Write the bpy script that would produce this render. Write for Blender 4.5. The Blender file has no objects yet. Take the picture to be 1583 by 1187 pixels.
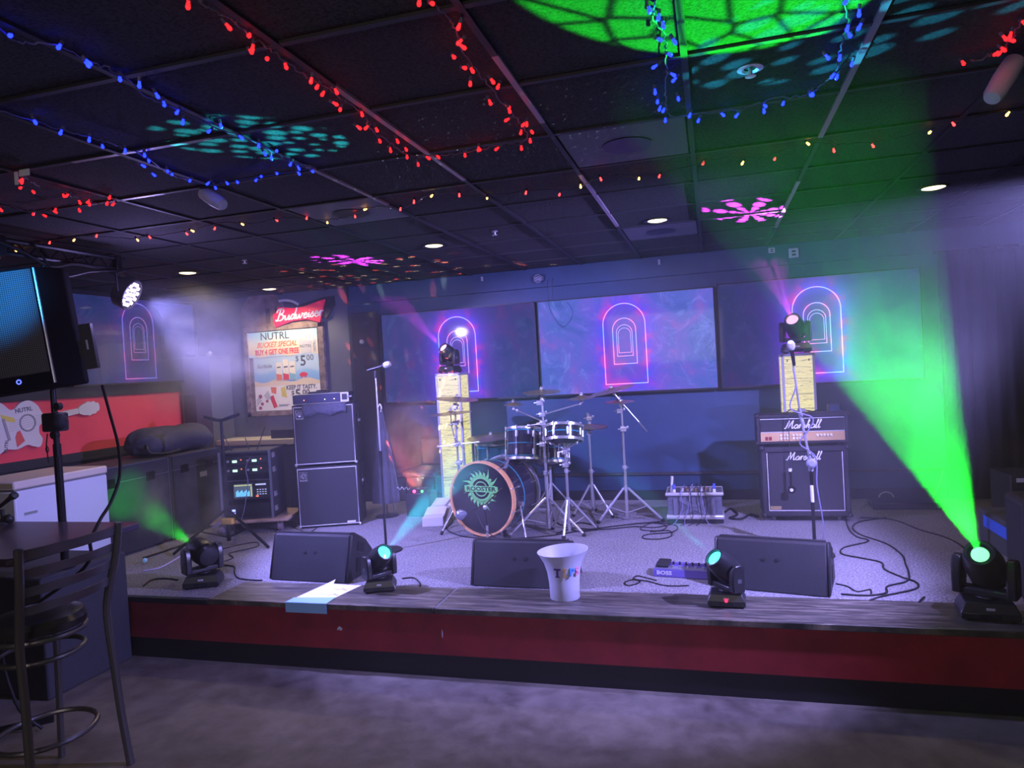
import bpy, bmesh, math, random
from math import sin, cos, pi, radians, tan, atan2, sqrt
from mathutils import Vector, Matrix

random.seed(7)
S = bpy.context.scene
COL = S.collection

# ---------------------------------------------------------------- camera
cam_d = bpy.data.cameras.new('camera')
cam_d.sensor_fit = 'HORIZONTAL'; cam_d.sensor_width = 36.0
cam_d.lens = 1088.0 / 1583.0 * 36.0
cam_d.clip_start = 0.05
cam = bpy.data.objects.new('camera', cam_d); COL.objects.link(cam)
CX = Vector((-3811.5, -197.5, -1088.0)).normalized() * -1.0
CY = Vector((306.5, 40.5, -1088.0)).normalized()
CY = (CY - CX * CX.dot(CY)).normalized()
CZ = CX.cross(CY)
R3 = Matrix((CX, CY, CZ))
cam.matrix_world = Matrix.Translation((0, 0, 1.865)) @ R3.to_4x4()
S.camera = cam

# ---------------------------------------------------------------- world, exposure
wd = bpy.data.worlds.new('world'); S.world = wd; wd.use_nodes = True
wd.node_tree.nodes['Background'].inputs[0].default_value = (0.25, 0.25, 0.5, 1)
wd.node_tree.nodes['Background'].inputs[1].default_value = 0.0
S.view_settings.view_transform = 'Standard'; S.view_settings.look = 'None'
S.view_settings.gamma = 1.0; S.view_settings.exposure = 0.0
S.view_settings.use_curve_mapping = False
S.cycles.use_denoising = True
S.cycles.volume_bounces = 0; S.cycles.max_bounces = 6; S.cycles.diffuse_bounces = 3
S.cycles.glossy_bounces = 3; S.cycles.transmission_bounces = 4
S.cycles.sample_clamp_indirect = 2.0
S.cycles.volume_max_steps = 64; S.cycles.volume_step_rate = 5.0

ZS = 0.427      # stage height
ZC = 2.93       # ceiling height
YB = 7.4        # back wall
XL = -6.16      # left wall

# ---------------------------------------------------------------- node helpers
class NT:
    """tiny wrapper for writing node maths"""
    def __init__(s, nt): s.nt = nt
    def n(s, t, **kw):
        x = s.nt.nodes.new(t)
        for k, v in kw.items(): setattr(x, k, v)
        return x
    def put(s, sock, v):
        if isinstance(v, bpy.types.NodeSocket): s.nt.links.new(v, sock)
        else:
            if hasattr(sock.default_value, '__len__') and not hasattr(v, '__len__'): v = (v, v, v)
            if hasattr(sock.default_value, '__len__') and len(sock.default_value) == 4 and len(v) == 3: v = (*v, 1)
            sock.default_value = v
    def m(s, op, a, b=None, c=None, clamp=False):
        x = s.n('ShaderNodeMath', operation=op); x.use_clamp = clamp
        s.put(x.inputs[0], a)
        if b is not None: s.put(x.inputs[1], b)
        if c is not None: s.put(x.inputs[2], c)
        return x.outputs[0]
    def mix(s, f, a, b, mode='MIX'):
        x = s.n('ShaderNodeMix', data_type='RGBA', blend_type=mode)
        s.put(x.inputs[0], f); s.put(x.inputs[6], a); s.put(x.inputs[7], b)
        return x.outputs[2]
    def ramp(s, f, stops):
        x = s.n('ShaderNodeValToRGB'); e = x.color_ramp.elements
        while len(e) < len(stops): e.new(0.5)
        for k, (p, c) in enumerate(stops):
            e[k].position = p; e[k].color = (*c, 1) if len(c) == 3 else c
        s.put(x.inputs[0], f); return x.outputs[0]
    def noise(s, vec, scale, detail=3, rough=0.5, dist=0.0):
        x = s.n('ShaderNodeTexNoise'); s.put(x.inputs['Vector'], vec)
        x.inputs['Scale'].default_value = scale; x.inputs['Detail'].default_value = detail
        x.inputs['Roughness'].default_value = rough; x.inputs['Distortion'].default_value = dist
        return x.outputs[0]
    def obj(s): return s.n('ShaderNodeTexCoord').outputs['Object']
    def xyz(s, v):
        x = s.n('ShaderNodeSeparateXYZ'); s.put(x.inputs[0], v); return x.outputs
    def comb(s, a, b, c):
        x = s.n('ShaderNodeCombineXYZ')
        for k, v in enumerate((a, b, c)): s.put(x.inputs[k], v)
        return x.outputs[0]
    def smooth(s, v, a, b):
        x = s.n('ShaderNodeMapRange', interpolation_type='SMOOTHSTEP'); s.put(x.inputs[0], v)
        x.inputs[1].default_value = a; x.inputs[2].default_value = b
        x.inputs[3].default_value = 0; x.inputs[4].default_value = 1
        return x.outputs[0]

MATS = {}
def mat(name, col=(0.5,)*3, rough=0.5, metal=0.0, emit=None, estr=1.0, noise=0.0, nscale=20.0, bump=0.0, bscale=80.0, alpha=None, trans=0.0, ior=1.45, spec=None, coat=0.0):
    if name in MATS: return MATS[name]
    m = bpy.data.materials.new(name); m.use_nodes = True; MATS[name] = m
    t = NT(m.node_tree); b = m.node_tree.nodes['Principled BSDF']
    b.inputs['Roughness'].default_value = rough; b.inputs['Metallic'].default_value = metal
    b.inputs['Base Color'].default_value = (*col, 1)
    if spec is not None: b.inputs['Specular IOR Level'].default_value = spec
    if coat: b.inputs['Coat Weight'].default_value = coat
    if trans: b.inputs['Transmission Weight'].default_value = trans; b.inputs['IOR'].default_value = ior
    if noise:
        f = t.noise(t.obj(), nscale, 4, 0.6)
        lo = tuple(max(0, c * (1 - noise)) for c in col); hi = tuple(min(1, c * (1 + noise)) for c in col)
        t.put(b.inputs['Base Color'], t.ramp(f, [(0.3, lo), (0.7, hi)]))
    if bump:
        bn = t.n('ShaderNodeBump'); bn.inputs['Strength'].default_value = bump; bn.inputs['Distance'].default_value = 0.01
        t.put(bn.inputs['Height'], t.noise(t.obj(), bscale, 3, 0.6)); t.put(b.inputs['Normal'], bn.outputs[0])
    if emit is not None:
        b.inputs['Emission Color'].default_value = (*emit, 1); b.inputs['Emission Strength'].default_value = estr
    return m

# ---------------------------------------------------------------- lights
def light(name, kind, loc, target, energy, col, size=0.05, angle=40, blend=0.3, gobo=None, shape=None, size_y=None, spread=None):
    d = bpy.data.lights.new(name, kind); d.energy = energy; d.color = col
    if kind == 'SPOT':
        d.spot_size = radians(angle); d.spot_blend = blend; d.shadow_soft_size = size
    elif kind == 'AREA':
        d.size = size
        if shape: d.shape = shape
        if size_y: d.size_y = size_y
        if spread: d.spread = radians(spread)
    else: d.shadow_soft_size = size
    o = bpy.data.objects.new(name, d); COL.objects.link(o); o.location = loc
    if target is not None:
        o.rotation_euler = (Vector(target) - Vector(loc)).to_track_quat('-Z', 'Y').to_euler()
    if gobo:
        d.use_nodes = True; t = NT(d.node_tree)
        e = d.node_tree.nodes['Emission']
        nrm = t.n('ShaderNodeTexCoord').outputs['Normal']
        x, y, z = t.xyz(nrm)
        zz = t.m('ABSOLUTE', z)
        u = t.m('DIVIDE', x, zz); v = t.m('DIVIDE', y, zz)
        k = 1.0 / tan(radians(angle) / 2)
        u = t.m('MULTIPLY', u, k); v = t.m('MULTIPLY', v, k)
        t.put(e.inputs['Strength'], gobo(t, u, v))
    return o

def gobo_dots(t, u, v, scale=7.0, rad=0.36, seed=0.0, rand=0.55):
    vo = t.n('ShaderNodeTexVoronoi', voronoi_dimensions='2D', feature='F1'); vo.inputs['Scale'].default_value = scale
    vo.inputs['Randomness'].default_value = rand
    t.put(vo.inputs['Vector'], t.comb(t.m('ADD', u, seed), v, 0))
    rr = t.m('MULTIPLY_ADD', t.xyz(vo.outputs['Color'])[0], rad*0.8, rad*0.45)
    return t.m('MULTIPLY', t.smooth(t.m('SUBTRACT', rr, vo.outputs['Distance']), 0.0, 0.03), 2.0)
def gobo_cells(t, u, v, scale=3.2, seed=0.0):
    vo = t.n('ShaderNodeTexVoronoi', voronoi_dimensions='2D', feature='DISTANCE_TO_EDGE'); vo.inputs['Scale'].default_value = scale
    t.put(vo.inputs['Vector'], t.comb(t.m('ADD', u, seed), v, 0))
    return t.m('MULTIPLY', t.smooth(vo.outputs['Distance'], 0.05, 0.08), 1.5)
def gobo_flower(t, u, v):
    r = t.m('SQRT', t.m('ADD', t.m('MULTIPLY', u, u), t.m('MULTIPLY', v, v)))
    a = t.m('ARCTAN2', v, u)
    n = 8.0
    sec = t.m('MULTIPLY', a, n / (2 * pi))
    fa = t.m('SUBTRACT', sec, t.m('ROUND', sec))            # -.5 .. .5
    lr = t.m('LOGARITHM', t.m('MAXIMUM', r, 0.01), 1.62)
    fr = t.m('SUBTRACT', lr, t.m('ROUND', lr))
    q = t.m('SQRT', t.m('ADD', t.m('MULTIPLY', t.m('MULTIPLY', fa, 1.63), t.m('MULTIPLY', fa, 1.63)), t.m('MULTIPLY', fr, fr)))
    dots = t.m('SUBTRACT', 1.0, t.smooth(q, 0.36, 0.42))
    return t.m('MULTIPLY', t.m('MULTIPLY', dots, t.m('LESS_THAN', r, 0.92)), 1.8)
def gobo_stars(t, u, v):
    vo = t.n('ShaderNodeTexVoronoi', voronoi_dimensions='2D', feature='F1'); vo.inputs['Scale'].default_value = 24
    t.put(vo.inputs['Vector'], t.comb(u, v, 0))
    return t.m('MULTIPLY', t.m('SUBTRACT', 1.0, t.smooth(vo.outputs['Distance'], 0.04, 0.09)), 3.0)

VIO = (0.40, 0.33, 1.0)
# front wash: LED pars on the crossbars left and right, just in front of the stage
light('par_wash_left', 'SPOT', (-3.80, 4.08, 2.50), (-1.3, 6.2, 0.3), 1000, (0.33, 0.30, 1.0), 0.03, 94, 0.5)
light('par_wash_right', 'SPOT', (1.70, 3.72, 2.56), (-2.0, 6.0, 0.2), 1350, (0.36, 0.32, 1.0), 0.03, 88, 0.5)
light('par_glow_left', 'POINT', (-3.74, 4.06, 2.50), None, 15, (0.45, 0.36, 1.0), 0.06)
light('cyan_wash_left', 'SPOT', (-3.0, 1.9, 2.7), (-4.00, 3.1, 2.50), 420, (0.02, 0.32, 1.0), 0.04, 24, 0.9)
light('room_lamps', 'AREA', (-1.0, -1.5, 2.8), (-1.0, 2.0, 0.0), 80, (0.85, 0.74, 0.76), 2.5)
DOWN_E = 28
HAZE_D = 0.0135
CLOUDS = [('smoke_cloud', 'violet-lit smoke cloud drifting around the lamp at upper left', (-5.7, 4.0, 1.5), (-3.3, 6.3, 2.9), .9, 1.5, .3, 2.0),
          ('smoke_cloud', 'dense smoke standing in the large green beam', (-0.1, 1.9, .5), (1.7, 4.35, 2.3), .24, 1.8, .3, 5.0),
          ('smoke_cloud', 'small smoke puff over the red effect light behind the bass cabinets', (-3.45, 6.2, .55), (-2.5, 7.2, 1.75), 1.1, 3.0, .3, 9.0),
          ('smoke_cloud', 'smoke wisps in the cyan beam left of the drum kit', (-2.35, 3.3, .55), (-.9, 4.6, 1.9), .3, 2.2, .3, 3.0),
          ('smoke_cloud', 'smoke puff in the small green beam beside the freezer', (-4.72, 4.2, .5), (-3.5, 5.1, 1.35), 1.5, 2.6, .3, 4.0)]

# ---------------------------------------------------------------- mesh helpers
def P(px, py, x=None, y=None, z=None):
    """a point of the place, read from a picture position and one known coordinate"""
    d = R3 @ Vector((px - 791.5, 593.5 - py, -1088.0)); o = Vector((0, 0, 1.865))
    t = (x / d.x) if x is not None else (y / d.y) if y is not None else ((z - 1.865) / d.z)
    return o + d * t

def axis_m(p, d, up=(0, 0, 1)):
    """matrix with local Z along d, at p"""
    q = Vector(d).to_track_quat('Z', 'Y')
    return Matrix.Translation(p) @ q.to_matrix().to_4x4()

class MB:
    def __init__(s, *mats):
        s.bm = bmesh.new(); s.mats = list(mats) or [mat('black_plastic')]; s.k = 0
    def use(s, m):
        if m not in s.mats: s.mats.append(m)
        s.k = s.mats.index(m); return s
    def _mark(s, fs):
        for f in fs: f.material_index = s.k
    def faces(s, vs, fs, M=None):
        b = [s.bm.verts.new(M @ Vector(v) if M else Vector(v)) for v in vs]
        out = []
        for f in fs:
            try: out.append(s.bm.faces.new([b[i] for i in f]))
            except ValueError: pass
        s._mark(out); return b
    def box(s, a, b, M=None):
        (x0, y0, z0), (x1, y1, z1) = a, b
        vs = [(x0,y0,z0),(x1,y0,z0),(x1,y1,z0),(x0,y1,z0),(x0,y0,z1),(x1,y0,z1),(x1,y1,z1),(x0,y1,z1)]
        s.faces(vs, [(0,3,2,1),(4,5,6,7),(0,1,5,4),(1,2,6,5),(2,3,7,6),(3,0,4,7)], M); return s
    def cbox(s, c, d, M=None):
        return s.box([c[k]-d[k]/2 for k in range(3)], [c[k]+d[k]/2 for k in range(3)], M)
    def lathe(s, prof, M=None, n=24, caps=True, sx=1.0, sy=1.0):
        rings = []
        for r, z in prof:
            ring = []
            for k in range(n):
                a = 2*pi*k/n; v = Vector((r*cos(a)*sx, r*sin(a)*sy, z))
                ring.append(s.bm.verts.new(M @ v if M else v))
            rings.append(ring)
        fs = []
        for a, b in zip(rings, rings[1:]):
            for k in range(n):
                j = (k+1) % n; fs.append(s.bm.faces.new((a[k], a[j], b[j], b[k])))
        if caps:
            fs.append(s.bm.faces.new(rings[0][::-1])); fs.append(s.bm.faces.new(rings[-1]))
        s._mark(fs); return s
    def cyl(s, p0, p1, r0, r1=None, n=12, caps=True):
        p0 = Vector(p0); p1 = Vector(p1); d = p1 - p0
        return s.lathe([(r0, 0), (r0 if r1 is None else r1, d.length)], axis_m(p0, d), n, caps)
    def tube(s, pts, r, n=6, closed=False, smooth=0):
        pts = [Vector(p) for p in pts]
        if smooth: pts = catmull(pts, smooth, closed)
        N = len(pts); rings = []; up = None
        for i in range(N):
            if closed: d = pts[(i+1) % N] - pts[i-1]
            else: d = pts[min(i+1, N-1)] - pts[max(i-1, 0)]
            if d.length < 1e-9: d = Vector((0,0,1))
            d.normalize()
            if up is None: up = Vector((0,0,1)) if abs(d.z) < 0.9 else Vector((1,0,0))
            a = up - d*up.dot(d)
            if a.length < 1e-6: a = d.orthogonal()
            a.normalize(); up = a; b = d.cross(a)
            rr = r[i] if hasattr(r, '__len__') else r
            rings.append([s.bm.verts.new(pts[i] + a*rr*cos(2*pi*k/n) + b*rr*sin(2*pi*k/n)) for k in range(n)])
        fs = []
        for i in range(N if closed else N-1):
            A, B = rings[i], rings[(i+1) % N]
            for k in range(n):
                j = (k+1) % n; fs.append(s.bm.faces.new((A[k], A[j], B[j], B[k])))
        if not closed:
            fs.append(s.bm.faces.new(rings[0][::-1])); fs.append(s.bm.faces.new(rings[-1]))
        s._mark(fs); return s
    def prism(s, poly, z0, z1, M=None):
        n = len(poly)
        vs = [(x, y, z0) for x, y in poly] + [(x, y, z1) for x, y in poly]
        fs = [tuple(range(n))[::-1], tuple(range(n, 2*n))] + [(k, (k+1) % n, n+(k+1) % n, n+k) for k in range(n)]
        s.faces(vs, fs, M); return s
    def sphere(s, c, r, sx=1, sy=1, sz=1, n=12, M=None):
        prof = [(max(r*sin(pi*k/(n//2)), r*0.01), -r*cos(pi*k/(n//2))*sz) for k in range(n//2+1)]
        m = Matrix.Translation(c)
        if M: m = M @ m
        return s.lathe(prof, m, n, True, sx, sy)
    def add(s, me, M=None):
        n0 = len(s.bm.verts); f0 = len(s.bm.faces)
        s.bm.from_mesh(me); s.bm.verts.ensure_lookup_table(); s.bm.faces.ensure_lookup_table()
        if M:
            for v in s.bm.verts[n0:]: v.co = M @ v.co
        s._mark(s.bm.faces[f0:]); return s
    def obj(s, name, parent=None, loc=None, rotz=0, bevel=0, sharp=35, seg=2):
        bmesh.ops.recalc_face_normals(s.bm, faces=s.bm.faces)
        me = bpy.data.meshes.new(name); s.bm.to_mesh(me); s.bm.free()
        for m in s.mats: me.materials.append(m)
        for p in me.polygons: p.use_smooth = True
        me.set_sharp_from_angle(angle=radians(sharp))
        o = bpy.data.objects.new(name, me); COL.objects.link(o)
        if parent: o.parent = parent
        if loc is not None: o.location = loc
        if rotz: o.rotation_euler = (0, 0, rotz)
        if bevel:
            b = o.modifiers.new('bevel', 'BEVEL'); b.width = bevel; b.segments = seg
            b.limit_method = 'ANGLE'; b.angle_limit = radians(40); b.harden_normals = False
        return o

def catmull(pts, k=6, closed=False):
    out = []; N = len(pts)
    rng = range(N if closed else N-1)
    for i in rng:
        g = (lambda j: pts[j % N]) if closed else (lambda j: pts[max(0, min(N-1, j))])
        a, b, c, d = g(i-1), g(i), g(i+1), g(i+2)
        for q in range(k):
            t = q/k
            out.append(0.5*((2*b) + (c-a)*t + (2*a-5*b+4*c-d)*t*t + (3*b-a-3*c+d)*t*t*t))
    if not closed: out.append(pts[-1])
    return out

def tag(o, label=None, cat=None, group=None, kind=None):
    if label: o['label'] = label
    if cat: o['category'] = cat
    if group: o['group'] = group
    if kind: o['kind'] = kind
    return o
def thing(name, label, cat, loc=(0, 0, 0), rotz=0, group=None, kind=None):
    o = bpy.data.objects.new(name, None); o.empty_display_size = 0.1; COL.objects.link(o)
    o.location = loc; o.rotation_euler = (0, 0, rotz)
    return tag(o, label, cat, group, kind)
def struct(o): o['kind'] = 'structure'; return o
def copy_tree(o, parent=None):
    c = o.copy(); COL.objects.link(c); c.parent = parent
    for ch in [q for q in o.children]: copy_tree(ch, c)
    return c

_txt = {}
def text_me(body, size=1.0, shear=0.0, extrude=0.004, bold=0.0, ax='CENTER'):
    key = (body, size, shear, extrude, bold, ax)
    if key in _txt: return _txt[key]
    c = bpy.data.curves.new('lettering', 'FONT'); c.body = body; c.size = size; c.shear = shear
    c.extrude = extrude; c.offset = bold; c.align_x = ax; c.align_y = 'CENTER'; c.resolution_u = 2
    o = bpy.data.objects.new('lettering', c); COL.objects.link(o)
    dg = bpy.context.evaluated_depsgraph_get(); dg.update()
    me = bpy.data.meshes.new_from_object(o.evaluated_get(dg))
    bpy.data.objects.remove(o); bpy.data.curves.remove(c)
    _txt[key] = me; return me
# frames for writing: text lies in local XY; stand it up facing -Y, +X or up
UP_BACK = Matrix(((1,0,0,0),(0,0,-1,0),(0,1,0,0),(0,0,0,1)))     # readable from -Y
FACE_X = Matrix(((0,0,1,0),(1,0,0,0),(0,1,0,0),(0,0,0,1)))       # readable from +X
def T(x, y, z): return Matrix.Translation((x, y, z))

# hand-drawn script strokes, each letter in a unit box (x advance, list of strokes)
SCRIPT = {
 'M': (1.25, [[(0,.1),(.1,0),(.22,.1),(.38,.75),(.45,1.15)], [(.45,1.15),(.52,.5),(.55,.05)], [(.55,.05),(.8,.7),(1.0,1.15)], [(1.0,1.15),(.98,.5),(1.02,.05),(1.15,.05),(1.25,.2)]]),
 'B': (1.1, [[(.05,.15),(.15,0),(.3,.15),(.45,.8),(.5,1.15)], [(.1,.85),(.2,1.1),(.55,1.2),(.85,1.1),(.85,.8),(.45,.62)], [(.45,.62),(.85,.55),(.9,.2),(.6,0),(.3,.08)]]),
 'a': (.62, [[(.5,.45),(.3,.52),(.08,.3),(.12,.05),(.3,.02),(.48,.25),(.52,.48)], [(.52,.48),(.48,.1),(.55,.02),(.66,.15)]]),
 'r': (.48, [[(0,.2),(.15,.52),(.2,.42),(.14,0)], [(.17,.35),(.3,.52),(.46,.48)]]),
 's': (.48, [[(0,.15),(.25,.55),(.3,.4),(.38,.15),(.2,0),(.05,.06)], [(.3,.05),(.45,.12)]]),
 'h': (.6, [[(0,.2),(.3,.9),(.32,1.15),(.22,1.1),(.1,0)], [(.1,.1),(.3,.5),(.42,.45),(.38,.1),(.46,.02),(.6,.15)]]),
 'l': (.34, [[(0,.2),(.25,.9),(.28,1.15),(.18,1.1),(.1,.15),(.18,0),(.34,.15)]]),
 'u': (.66, [[(.02,.5),(.1,.1),(.22,.02),(.42,.25),(.5,.5)], [(.5,.5),(.48,.08),(.56,.02),(.68,.18)]]),
 'd': (.68, [[(.48,.42),(.28,.52),(.08,.28),(.12,.04),(.3,.04),(.48,.3),(.66,1.15)], [(.66,1.15),(.5,.2),(.56,.02),(.7,.16)]]),
 'w': (.86, [[(.02,.5),(.08,.08),(.2,.03),(.38,.45),(.4,.1),(.52,.03),(.7,.3),(.7,.5),(.85,.45)]]),
 'e': (.5, [[(.05,.25),(.38,.35),(.3,.52),(.1,.4),(.1,.08),(.28,0),(.5,.16)]]),
 'i': (.32, [[(.02,.2),(.15,.5),(.12,.1),(.2,.02),(.34,.16)], [(.2,.68),(.22,.72)]]),
}
def script_word(mb, word, height, M, w=0.05, slant=0.25):
    x = 0; tot = sum(SCRIPT[c][0] for c in word)
    for c in word:
        adv, strokes = SCRIPT[c]
        for st in strokes:
            pts = catmull([Vector(((x+px+py*slant-tot/2)*height, (py-0.5)*height, 0)) for px, py in st], 4)
            mb.tube([M @ p for p in pts], w*height, 5)
        x += adv
    return mb

# ---------------------------------------------------------------- shared materials
BLK = mat('black_plastic', (0.018, 0.018, 0.021), 0.45)
BLKM = mat('black_metal', (0.02, 0.02, 0.024), 0.3, 0.6)
RUB = mat('black_rubber', (0.012, 0.012, 0.013), 0.7)
TOLEX = mat('black_tolex', (0.014, 0.014, 0.018), 0.55, noise=0.4, nscale=200, bump=0.4, bscale=400)
GRILL = mat('grill_cloth', (0.03, 0.03, 0.036), 0.85, noise=0.35, nscale=250, bump=0.5, bscale=500)
CHR = mat('chrome', (0.9, 0.9, 0.93), 0.28, 0.9)
CHR2 = mat('worn_chrome', (0.78, 0.78, 0.82), 0.35, 0.8)
SILV = mat('silver_trim', (0.62, 0.62, 0.66), 0.3, 0.8)
PIPE = mat('white_piping', (0.75, 0.74, 0.78), 0.5)
WHT = mat('white_plastic', (0.8, 0.8, 0.82), 0.4)
BRONZE = mat('cymbal_bronze', (0.46, 0.38, 0.22), 0.32, 0.85, noise=0.2, nscale=30)
CABLE = mat('black_cable', (0.012, 0.012, 0.014), 0.5)

# ---------------------------------------------------------------- the room
def m_floor():
    m = mat('stained_concrete', (0.2, 0.2, 0.2), 0.55); t = NT(m.node_tree); b = m.node_tree.nodes['Principled BSDF']
    o = t.obj(); n1 = t.noise(o, 1.4, 6, 0.62, 0.6); n2 = t.noise(o, 7, 5, 0.65, 0.3)
    c = t.ramp(n1, [(0.34, (0.06, 0.05, 0.04)), (0.48, (0.125, 0.108, 0.085)), (0.66, (0.21, 0.185, 0.145))])
    t.put(b.inputs['Base Color'], t.mix(0.35, c, t.ramp(n2, [(0.35, (0.07, 0.06, 0.05)), (0.65, (0.26, 0.23, 0.19))])))
    t.put(b.inputs['Roughness'], t.m('MULTIPLY_ADD', n2, 0.35, 0.4)); return m
def m_carpet():
    if 'grey_carpet' in MATS: return MATS['grey_carpet']
    m = mat('grey_carpet', (0.3, 0.3, 0.3), 0.95); t = NT(m.node_tree); b = m.node_tree.nodes['Principled BSDF']
    o = t.obj(); n = t.noise(o, 75, 3, 0.8); w = t.noise(o, 2.0, 4, 0.6)
    c = t.ramp(n, [(0.38, (0.06, 0.06, 0.065)), (0.5, (0.22, 0.21, 0.225)), (0.62, (0.52, 0.50, 0.53))])
    t.put(b.inputs['Base Color'], t.mix(0.3, c, t.ramp(w, [(0.3, (0.12, 0.115, 0.125)), (0.7, (0.30, 0.285, 0.31))])))
    bn = t.n('ShaderNodeBump'); bn.inputs['Strength'].default_value = 0.6; bn.inputs['Distance'].default_value = 0.01
    t.put(bn.inputs['Height'], n); t.put(b.inputs['Normal'], bn.outputs[0]); return m
def m_tile():
    m = mat('black_ceiling_tile', (0.035, 0.033, 0.038), 0.9); t = NT(m.node_tree); b = m.node_tree.nodes['Principled BSDF']
    n = t.noise(t.obj(), 90, 4, 0.75)
    t.put(b.inputs['Base Color'], t.ramp(n, [(0.38, (0.012, 0.012, 0.014)), (0.5, (0.045, 0.042, 0.048)), (0.7, (0.065, 0.06, 0.07))]))
    bn = t.n('ShaderNodeBump'); bn.inputs['Strength'].default_value = 0.8; bn.inputs['Distance'].default_value = 0.01
    t.put(bn.inputs['Height'], n); t.put(b.inputs['Normal'], bn.outputs[0]); return m
NAVY = mat('navy_paint', (0.027, 0.058, 0.125), 0.38, noise=0.15, nscale=3)
GREYW = mat('slate_paint', (0.11, 0.12, 0.16), 0.5, noise=0.12, nscale=3)
DARKP = mat('dark_charcoal_paint', (0.03, 0.032, 0.04), 0.5)
REDW = mat('red_wall_paint', (0.85, 0.09, 0.12), 0.4, noise=0.06, nscale=4)
REDS = mat('red_stage_paint', (0.30, 0.02, 0.03), 0.42, noise=0.25, nscale=5)
BASEB = mat('black_skirting', (0.012, 0.013, 0.018), 0.5)

struct(MB(m_floor()).box((-8, -4, -0.1), (5, 3.99, 0)).obj('floor'))
struct(MB(m_tile()).box((-8, -4, ZC), (5, YB, ZC+0.1)).obj('ceiling'))
w = MB(NAVY).box((-4.05, YB, 0), (5, YB+0.15, ZC)).use(GREYW).box((XL-0.15, YB, 0), (-4.05, YB+0.15, ZC))
struct(w.obj('wall_back'))
w = MB(DARKP).box((XL-0.15, -4, 0), (XL, YB, ZC)).use(REDW).box((XL, 1.5, 1.285), (XL+0.012, 7.3, 1.83))
w.use(DARKP).box((XL, 1.5, 1.83), (XL+0.035, 7.3, 1.93)).box((XL, 1.5, 1.2), (XL+0.05, 7.3, 1.285))
struct(w.obj('wall_left'))
struct(MB(DARKP).box((3.4, -4, 0), (3.55, YB, ZC)).obj('wall_right'))
struct(MB(DARKP).box((XL-0.15, -4.15, 0), (3.55, -4, ZC)).obj('wall_front'))
struct(MB(BASEB).box((-3.4, YB-0.02, ZS), (3.39, YB-0.001, ZS+0.10)).obj('baseboard_back', bevel=0.004))
struct(MB(DARKP).box((-3.55, YB-0.025, 0.685), (3.39, YB-0.001, 0.715)).obj('trim_1', bevel=0.004))
struct(MB(NAVY).box((-4.0, YB-0.05, 2.72), (3.39, YB-0.001, ZC-0.001)).obj('trim_2', bevel=0.006))
# dark doorway panel in the left of the back wall
dr = MB(mat('black_door_paint', (0.02, 0.02, 0.026), 0.35)).box((-4.0, YB-0.04, ZS), (-3.66, YB-0.002, 2.62)).obj('door_1', bevel=0.006)
struct(dr)
MB(CHR2).lathe([(0.02, 0), (0.03, 0.02), (0.02, 0.04)], axis_m((-3.86, YB-0.04, 2.28), (0, -1, 0)), 12).obj('door_knob', dr)

# ceiling grid: inverted T bars, every 0.61 m, black paint; pale stretches mix peeled paint with painted-in gobo light and reflection
g = MB(mat('black_grid_bar', (0.02, 0.02, 0.024), 0.6)); PALE = mat('worn_lit_grid_bar', (0.36, 0.31, 0.34), 0.4, 0.2)
worn_lit = {-2: (2.2, 4.6), 0: (4.3, 7.3), -1: (2.2, 5.4), 1: (1.2, 6.2), -3: (3.0, 3.9)}
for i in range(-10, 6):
    x = -0.04 + 0.61*i; a, b = worn_lit.get(i, (9, 9)); y = -4.0
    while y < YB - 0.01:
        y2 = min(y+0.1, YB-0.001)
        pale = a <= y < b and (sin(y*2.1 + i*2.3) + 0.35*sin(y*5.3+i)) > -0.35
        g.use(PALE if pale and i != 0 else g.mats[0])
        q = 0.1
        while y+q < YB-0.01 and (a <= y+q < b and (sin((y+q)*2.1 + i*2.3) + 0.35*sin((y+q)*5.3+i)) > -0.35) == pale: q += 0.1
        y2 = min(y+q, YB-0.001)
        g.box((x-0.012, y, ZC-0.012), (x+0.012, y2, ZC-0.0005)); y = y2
g.use(g.mats[0])
for k in range(-9, 10):
    y = 1.96 + 0.61*k
    if y < YB-0.1:
        g.box((XL+0.002, y-0.012, ZC-0.0105), (3.39, y+0.012, ZC-0.0005))
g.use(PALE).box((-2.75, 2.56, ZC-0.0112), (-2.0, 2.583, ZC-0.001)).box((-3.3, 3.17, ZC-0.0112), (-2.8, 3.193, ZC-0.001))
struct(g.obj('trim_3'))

# ---------------------------------------------------------------- the stage
st = thing('stage', None, None, (0, 0, 0), kind='structure')
SL, SR = XL+0.055, 3.398
MB(m_carpet()).box((SL, 3.99, 0.30), (SR, YB-0.002, ZS)).obj('carpet', st)
eb = mat('scuffed_black_board', (0.05, 0.047, 0.045), 0.42); t = NT(eb.node_tree); b = eb.node_tree.nodes['Principled BSDF']
mp = t.n('ShaderNodeMapping'); mp.inputs['Scale'].default_value = (1.2, 14, 1); t.put(mp.inputs[0], t.obj())
t.put(b.inputs['Base Color'], t.ramp(t.noise(mp.outputs[0], 3, 6, 0.7, 0.4), [(0.33, (0.02, 0.019, 0.018)), (0.52, (0.10, 0.09, 0.072)), (0.72, (0.30, 0.26, 0.20))]))
MB(eb).box((-3.35, 3.96, ZS-0.03), (-1.716, 4.36, ZS+0.006)).obj('edge_board', st, bevel=0.004)
MB(eb).box((-1.70, 3.96, ZS-0.03), (SR, 4.38, ZS+0.006)).obj('edge_board', st, bevel=0.004)
MB(BASEB).box((-4.715, 3.955, ZS-0.035), (-3.352, 4.0, ZS+0.002)).obj('edge_board', st, bevel=0.004)
MB(m_carpet()).box((SL, 3.40, 0.0), (-4.72, 3.988, ZS)).obj('side_wing', st)
MB(REDS).box((-4.715, 3.975, 0.14), (SR, 3.99, ZS-0.03)).obj('fascia', st)
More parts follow.
